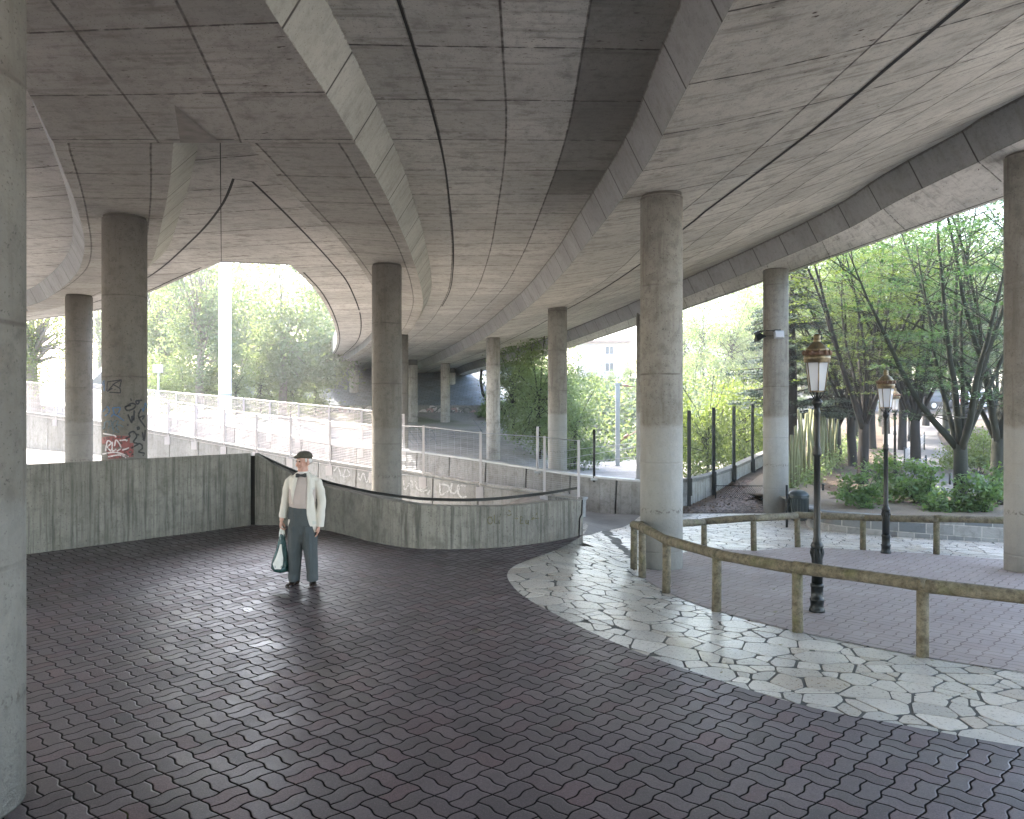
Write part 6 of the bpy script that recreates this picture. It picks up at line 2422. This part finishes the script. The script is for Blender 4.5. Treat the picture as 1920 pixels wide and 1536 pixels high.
for x, y, lab in ((1543, 935, 'short dark post at the litter edge beyond the bin'), (1781, 912, 'short black post by the foot of the mossy tree')):
    bo = thing('bollard', lab, 'bollard', gp(x, y), 0)
    b = MB(); b.lathe([(0.035, -0.1), (0.035, 0.38), (0.042, 0.39), (0.042, 0.43), (0.02, 0.455)], 12); b.build('shaft', M_BIN, bo)

# ------------------------------------------------------------------ buildings and far things
M_HOUSE = plain('pale_render', (0.55, 0.50, 0.50), 0.9, var=0.06, scale=0.7)
M_WIN = plain('window_glass', (0.10, 0.12, 0.14), 0.15, var=0.2, scale=1)
M_SHUT = plain('white_shutter', (0.75, 0.73, 0.72), 0.7, var=0.05)
M_ROOF = plain('dull_tile', (0.30, 0.22, 0.19), 0.85, var=0.2, scale=2)


def building(name, label, x0, x1, ytop_, Y, zb, depth, wins, roof=True, bay=None):
    X0, X1 = (x0 - CX) / F * Y, (x1 - CX) / F * Y
    zt_ = HC + (HY - ytop_) / F * Y
    o = thing(name, label, 'building', ((X0 + X1) / 2, Y, zb))
    b = MB(); b.box(((X0 + X1) / 2, Y + depth / 2, (zb + zt_) / 2), (X1 - X0, depth, zt_ - zb))
    if bay:
        ba, bc = (bay[0] - CX) / F * Y, (bay[1] - CX) / F * Y
        b.box(((ba + bc) / 2, Y - 0.25, (zb + zt_) / 2 - 0.4), (bc - ba, 0.5, zt_ - zb - 0.8))
    local(b.build('wall', M_HOUSE), o)
    if roof:
        b = MB(); b.box(((X0 + X1) / 2, Y + depth / 2, zt_ + 0.12), (X1 - X0 + 0.7, depth + 0.7, 0.24))
        b.box((X0 + (X1 - X0) * .22, Y + depth / 2, zt_ + 0.7), (0.6, 0.6, 1.0)); b.box((X0 + (X1 - X0) * .75, Y + depth / 2, zt_ + 0.6), (0.5, 0.9, 0.8))
        local(b.build('roof', M_ROOF), o)
    for (wx0, wx1, wy0, wy1, shut) in wins:
        a, c = at(wx0, wy1, Y), at(wx1, wy0, Y)
        b = MB()
        w, h_ = c.x - a.x, c.z - a.z
        for cx_, cz_, sx, sz in ((a.x - .05, (a.z + c.z) / 2, .1, h_ + .2), (c.x + .05, (a.z + c.z) / 2, .1, h_ + .2), ((a.x + c.x) / 2, c.z + .05, w, .1), ((a.x + c.x) / 2, a.z - .06, w + .4, .12), ((a.x + c.x) / 2, (a.z + c.z) / 2, .07, h_)):
            b.box((cx_, Y - 0.06, cz_), (sx, 0.16, sz))
        wn_ = local(b.build('window', M_SHUT), o)
        b = MB(); b.box(((a.x + c.x) / 2, Y - 0.01, (a.z + c.z) / 2), (w, 0.06, h_))
        pn = local(b.build('shutter' if shut else 'pane', M_SHUT if shut else M_WIN), o)
        pn.parent = wn_
    return o


building('house', 'pale two storey house with shuttered windows above the green slope', 1083, 1178, 643, 82, 4.0, 9, [(1102, 1116, 650, 664, True), (1102, 1116, 681, 696, True), (1135, 1150, 650, 664, False), (1135, 1150, 681, 696, False), (1169, 1174, 675, 682, False)], bay=(1163, 1178))
building('apartment_block', 'faint distant block with roof chimneys above the hazy trees', 1285, 1372, 634, 150, 4.5, 12, [(1290, 1296, 640, 646, False), (1304, 1310, 640, 646, False), (1318, 1324, 640, 646, False), (1332, 1338, 640, 646, False)])
building('building', 'pale building peeking past the curved rim of the deck opening', 585, 660, 600, 100, 4.0, 10, [(608, 613, 640, 690, False), (617, 621, 640, 690, False)], roof=False)

# white pylon seen through the opening
py = thing('concrete_pylon', 'tall sunlit white pylon standing among the trees in the deck opening', 'pylon', place(422, 757, 40))
b = MB(); b.lathe([(0.34, -0.5), (0.34, 0.6), (0.31, 2.9), (0.29, 9), (0.28, 16)], 24); b.build('shaft', plain('white_concrete', (0.75, 0.74, 0.74), 0.7, var=0.05, scale=1.5), py)
b = MB(); b.lathe([(0.345, 0.6), (0.322, 2.75)], 24, cap=False); b.build('shaded_foot', plain('shaded_concrete', (0.33, 0.38, 0.38), 0.7), py)  # lower shaft in shadow, its shade put into a darker grey green sleeve

sg = thing('signpost', 'small white rectangular sign on a post beside the graffiti column', 'sign', place(296, 757, 38))
z0 = HC + (HY - 700) / F * 38 - sg.location.z
b = MB(); b.box((0, 0, z0 + 0.22), (0.48, 0.06, 0.38)); b.build('sign_plate', M_WHITE, sg, bevel=0.01)
b = MB(); b.tube([(0, 0.06, -0.3), (0, 0.06, z0 + 0.3)], 0.04, 8); b.build('post', M_STEEL, sg)

# terrace wall with letters, ledge and stairs at the far left
tw = thing('terrace_wall', 'sunlit pale terrace wall with big grey sprayed letters below the stairs', 'wall', (-24, 42, 0))
b = MB(); b.box((-25, 42.3, 0.25), (13, 0.4, 2.4)); local(b.build('wall_body', M_PANEL), tw)
b = MB(); b.box((-25, 42.25, 1.50), (13, 0.7, 0.12)); local(b.build('ledge', M_WHITE), tw)
W6 = lambda pts: [(40 + x / 4.955, 560 + y / 4.955) for x, y in pts]
on_tw = lambda p: at(p.x, p.y, 42.09)
b = MB()
strokes(b, [W6(q) for q in ([(185, 1150), (155, 1260)], [(205, 1150), (205, 1210)], [(180, 1230), (205, 1215), (240, 1270)], [(170, 1345), (195, 1285), (210, 1340)], [(260, 1140), (290, 1200), (345, 1310)], [(345, 1310), (305, 1335)], [(285, 1190), (310, 1330)])], 3.2, on_tw)
strokes(b, [W6(q) for q in ([(20, 1150), (60, 1150), (115, 1190), (110, 1240), (50, 1250)], [(50, 1250), (125, 1250), (140, 1320), (110, 1345), (30, 1345)], [(10, 1160), (15, 1345)], [(50, 1195), (62, 1200)])], 1.4, on_tw)
local(b.build('graffiti', P_TEAL), tw)
sr = thing('staircase', 'grey stairs with a white sloping side wall climbing behind the terrace', 'stairs', place(92, 757, 50))
b = MB()
for k in range(16):
    b.box((-29.2, 48.5 + k * 0.32, 1.4 + k * 0.16 - 0.2), (3.0, 0.34, 0.56))
local(b.build('steps', plain('grey_stair_concrete', (0.33, 0.34, 0.36), 0.85, var=0.2)), sr)
b = MB(); b.rings([[Vector((x, 48.2, 1.3)), Vector((x, 53.8, 4.1)), Vector((x, 53.8, 5.0)), Vector((x, 48.2, 2.0))] for x in (-27.7, -27.4)], smooth=False)
local(b.build('side_wall', M_WHITE), sr)
bx = thing('white_wall', 'blank white wall beside the top of the stairs', 'wall', (-27, 54, 1.4))
b = MB(); b.box((-26.2, 54, 3.0), (2.4, 0.3, 2.8)); b.box((-26.2, 54, 4.44), (2.5, 0.4, 0.08)); local(b.build('wall_body', M_WHITE), bx)

# retaining wall full of graffiti at the foot of the abutment slope
gw = thing('graffiti_wall', 'long low wall covered in white and pastel graffiti at the foot of the abutment slope', 'wall', (-8, 57.3, 1))
b = MB(); b.box((-9, 57.4, 1.2), (26, 0.4, 1.85)); local(b.build('wall_body', M_PANEL), gw)
rng = np.random.default_rng(31)
for mat, cnt, w, lay in ((P_WHITE, 34, 0.30, 0), (P_GREY, 40, 0.075, 1), (paint_mat('rose_spray_paint', (0.45, 0.30, 0.30)), 10, 0.16, 2)):
    b = MB()
    lst = []
    for k in range(cnt):
        x0 = -14 + 16 * k / cnt + rng.uniform(-.2, .2); z0 = rng.uniform(1.3, 1.85)
        a0 = rng.uniform(0, 6); n = rng.integers(4, 7)
        lst.append([(x0 + 0.34 * math.cos(a0 + j * 1.1) * rng.uniform(.5, 1), z0 + 0.26 * math.sin(a0 + j * 1.1) * rng.uniform(.5, 1)) for j in range(n)])
    strokes(b, lst, w, lambda p: Vector((p.x, 57.19 - 0.004 * lay, min(2.1, p.y))))
    local(b.build('graffiti', mat), gw)
# paved abutment slope and end wall
def slope_mat():
    m = NT('blue_grey_slope_paving')
    p = m.pos()
    x, y, z = m.sep(p)
    br = m.n('ShaderNodeTexBrick')
    m.l(m.comb(x, m.M('MULTIPLY', y, 1.0), 0), br.inputs['Vector'])
    br.inputs['Scale'].default_value = 1.0; br.inputs['Brick Width'].default_value = 0.5; br.inputs['Row Height'].default_value = 0.3; br.inputs['Mortar Size'].default_value = 0.02
    br.inputs['Color1'].default_value = (0.12, 0.15, 0.17, 1); br.inputs['Color2'].default_value = (0.18, 0.21, 0.23, 1); br.inputs['Mortar'].default_value = (0.07, 0.08, 0.09, 1)
    c = m.mix(m.M('MULTIPLY', m.ss(m.noise(p, 0.8, 4), 0.45, 0.7), 0.5), br.outputs[0], (0.08, 0.08, 0.07))
    return m.fin(c, 0.7, 0.3)


b = MB()
rows = []
for k in range(9):
    Y = 57.6 + k * 1.3
    rows.append([Vector((x, Y, max(2.02 + 0.34 * (Y - 57.6), hT(x, Y) + 0.06))) for x in np.linspace(-22, 1.5, 12)])
b.grid(rows)
tag(b.build('abutment_slope', slope_mat()), kind='structure')
ab = thing('abutment_wall', 'dark concrete end wall where the decks meet the bank', 'wall', (-10, 68, 4))
b = MB(); b.box((-11, 68.6, 5.6), (25, 0.8, 3.4)); local(b.build('wall_body', M_LOWWALL), ab)
b = MB()
for x in np.arange(-22, 1, 1.6):
    b.box((x, 68.15, 5.5), (0.25, 0.12, 2.9))
local(b.build('ribs', M_LOWWALL), ab)
# big outline graffiti on the gravel bank, drawn on the ground
b = MB()
strokes(b, [[(580 + x / 5.333, 660 + y / 5.333) for x, y in q] for q in ([(1000, 800), (1060, 880), (1100, 950)], [(1060, 780), (1110, 800), (1180, 930), (1130, 900), (1080, 810)], [(1180, 790), (1230, 800), (1260, 870), (1210, 850)], [(1200, 900), (1250, 880), (1280, 940)], [(1430, 810), (1460, 850), (1420, 860)], [(1640, 690), (1700, 770), (1740, 830)], [(980, 870), (1040, 930)])],
        1.5, lambda p: on(p.x, p.y, hT) + Vector((0, 0, 0.05)))
o = b.build('graffiti', P_GREY); o.parent = terr

# catenary mast and wires
cm = thing('catenary_mast', 'pale railway mast with two short arms before the green slope', 'mast', place(1158, 757, 45, -2.3))
h_ = HC + (HY - 720) / F * 45 + 2.3
b = MB(); b.box((0, 0, h_ / 2 - 0.2), (0.24, 0.22, h_ + 0.4)); b.box((0, 0, h_ + 0.02), (0.4, 0.26, 0.06)); b.build('shaft', M_STEEL, cm)
for zz, L, up in ((h_ - 0.05, 1.0, -0.12), (h_ - 3.3, 1.3, 0.75)):
    b = MB(); b.tube([(0.1, 0, zz), (L, 0, zz + up)], 0.035, 6); b.tube([(0.35, 0, zz + up * .3), (0.62, 0, zz + up * .55)], 0.075, 8); b.build('arm', plain('rusty_insulator', (0.22, 0.13, 0.10), 0.6), cm)
for k, (ya, yb_) in enumerate(((862, 842), (872, 864), (846, 838))):
    b = MB()
    b.tube([at(1050, ya, 41), at(1250, yb_ - 14, 41)], 0.014, 4)
    b.tube([at(1250, yb_ - 14, 41), at(1430, yb_ - 40 + 25 * k, 41)], 0.014, 4)
    tag(b.build('overhead_wire', M_WHITE), ['sunlit overhead wire, middle of three above the railway', 'lowest overhead wire above the railway', 'topmost overhead wire above the railway'][k], 'wire', 'overhead railway wires')

# parked cars beyond the lawn
M_TYRE = plain('tyre_rubber', (0.02, 0.02, 0.02), 0.85)
M_LIGHTR = plain('red_tail_light', (0.5, 0.02, 0.02), 0.3)
M_RIM = plain('alloy', (0.5, 0.5, 0.52), 0.35, 0.7)


def car(label, loc, rz, col):
    o = thing('parked_car', label, 'car', loc, rz, 'cars parked along the street beyond the park')
    paint = plain('car_paint', col, 0.25, var=0.03)
    b = MB()
    def sec(x, w, zb, zt_):
        return [Vector((x, -w, zb)), Vector((x, w, zb)), Vector((x, w * 1.02, (zb + zt_) / 2)), Vector((x, w * 0.9, zt_)), Vector((x, -w * 0.9, zt_)), Vector((x, -w * 1.02, (zb + zt_) / 2))]
    b.rings([sec(-2.05, 0.72, 0.38, 0.72), sec(-1.95, 0.80, 0.28, 0.92), sec(-1.3, 0.85, 0.22, 0.98), sec(0.6, 0.86, 0.22, 0.96), sec(1.3, 0.85, 0.24, 0.86), sec(1.9, 0.80, 0.28, 0.72), sec(2.05, 0.70, 0.36, 0.6)], smooth=False)
    b.rings([[Vector((x, -w, z)), Vector((x, w, z)), Vector((x2, w2, z2)), Vector((x2, -w2, z2))] for x, w, z, x2, w2, z2 in ((-1.85, 0.74, 0.93, -1.45, 0.58, 1.42), (-1.4, 0.78, 0.95, -1.2, 0.62, 1.47), (0.3, 0.78, 0.95, 0.1, 0.62, 1.46), (1.05, 0.76, 0.92, 0.15, 0.6, 1.44))], smooth=False)
    b.build('body', paint, o, bevel=0.04)
    b = MB()
    for s in (-1, 1):
        b.box((-0.75, s * 0.735, 1.17), (1.1, 0.03, 0.34), Matrix.Rotation(0, 4, 'X')); b.box((0.35, s * 0.74, 1.15), (0.8, 0.03, 0.3))
    b.build('window', M_WIN, o)
    for x in (-1.3, 1.25):
        for s in (-1, 1):
            b = MB(); b.tube([(x, s * 0.68, 0.31), (x, s * 0.88, 0.31)], 0.31, 18); w = b.build('wheel', M_TYRE, o)
            b = MB(); b.tube([(x, s * 0.87, 0.31), (x, s * 0.895, 0.31)], 0.19, 14); b.build('rim', M_RIM, w)
    for s in (-1, 1):
        b = MB(); b.box((-2.03, s * 0.6, 0.72), (0.08, 0.22, 0.2)); b.build('tail_light', M_LIGHTR, o)
        b = MB(); b.box((2.0, s * 0.58, 0.6), (0.08, 0.26, 0.14)); b.build('headlight', M_LGLASS, o)
    return o


def pk(x, y, Y):
    p = at(x, y, Y); p.z = g(p.x, p.y) + 0.03; return p


# street beyond the lawn
b = MB()
rows = [[Vector((x, y, g(x, y) + 0.05)) for y in np.linspace(57, 66, 8)] for x in np.linspace(24, 110, 30)]
b.grid(rows, flip=True); tag(b.build('road', plain('street_asphalt', (0.07, 0.07, 0.072), 0.8, var=0.2, scale=2)), kind='structure')
car('white car parked beyond the path, seen between the mossy trunk and its neighbour', pk(1838, 770, 58.5), 0.15, (0.75, 0.75, 0.75))
car('dark car with red tail lights beside the white car', pk(1768, 772, 59), 0.1, (0.05, 0.05, 0.055))
car('silver car farther along the street, almost hidden by the trunks', pk(1905, 768, 61), 0.1, (0.5, 0.52, 0.55))

# trees closing the park view
for k, (x, Y, s, rz) in enumerate(((1500, 62, 1.25, 0.5), (1560, 70, 1.3, 1.5), (1625, 76, 1.35, 2.5), (1690, 82, 1.4, 3.5), (1760, 86, 1.4, 4.5), (1835, 82, 1.35, 5.5), (1910, 76, 1.3, 0.1), (1450, 80, 1.3, 2.2))):
    p = at(x, 757, Y); p.z = g(p.x, Y) - 0.2
    o = tree_copy(d1, p, rz, s, ['behind the conifer top', 'behind the stakes', 'behind the fork stemmed tree', 'behind the third lamp', 'behind the parked dark car', 'behind the white car', 'past the cut off column', 'left of the conifer'][k], 'big trees closing off the park')
    o['label'] = 'big leafy tree across the street, ' + o['label']

# ------------------------------------------------------------------ air
hz_ = NT('haze')
hz_.t.nodes.remove(hz_.b)
_pv = hz_.n('ShaderNodeVolumePrincipled')
_pv.inputs['Color'].default_value = (0.93, 0.96, 0.97, 1)
_pv.inputs['Density'].default_value = HAZE
_pv.inputs['Anisotropy'].default_value = 0.25
hz_.l(_pv.outputs[0], hz_.o.inputs[1])
if HAZE > 0:
    b = MB(); b.box((40, 95, 9), (420, 330, 24))
    o = b.build('haze', hz_.m)
    tag(o, kind='stuff')

# ------------------------------------------------------------------ light
to_sun = Vector((-0.50, 0.44, 0.74)).normalized()
sl = bpy.data.lights.new('sun', 'SUN'); so = bpy.data.objects.new('sun', sl); COL.objects.link(so)
so.rotation_euler = to_sun.to_track_quat('Z', 'Y').to_euler()
so.location = to_sun * 60
sl.energy = 2.1; sl.angle = R(0.5); sl.color = (1.0, 0.95, 0.88)
w = bpy.data.worlds.new('World'); sc.world = w; w.use_nodes = True
nt = w.node_tree
bg = nt.nodes['Background']
sk = nt.nodes.new('ShaderNodeTexSky'); sk.sky_type = 'NISHITA'; sk.sun_disc = False
sk.sun_elevation = math.asin(to_sun.z); sk.sun_rotation = math.atan2(to_sun.x, to_sun.y)
sk.dust_density = 3.0; sk.air_density = 1.2; sk.ozone_density = 1.0
nt.links.new(sk.outputs[0], bg.inputs[0]); bg.inputs[1].default_value = 0.15
vs = sc.view_settings
vs.view_transform = 'Standard'; vs.look = 'None'; vs.gamma = 1.0; vs.exposure = 3.75; vs.use_curve_mapping = False
vs.use_white_balance = True; vs.white_balance_temperature = 6850; vs.white_balance_tint = 13
cy = sc.cycles
cy.max_bounces = 10; cy.diffuse_bounces = 6; cy.glossy_bounces = 4; cy.transmission_bounces = 6; cy.transparent_max_bounces = 12
cy.caustics_reflective = False; cy.caustics_refractive = False; cy.sample_clamp_indirect = 6.0
cy.use_denoising = True
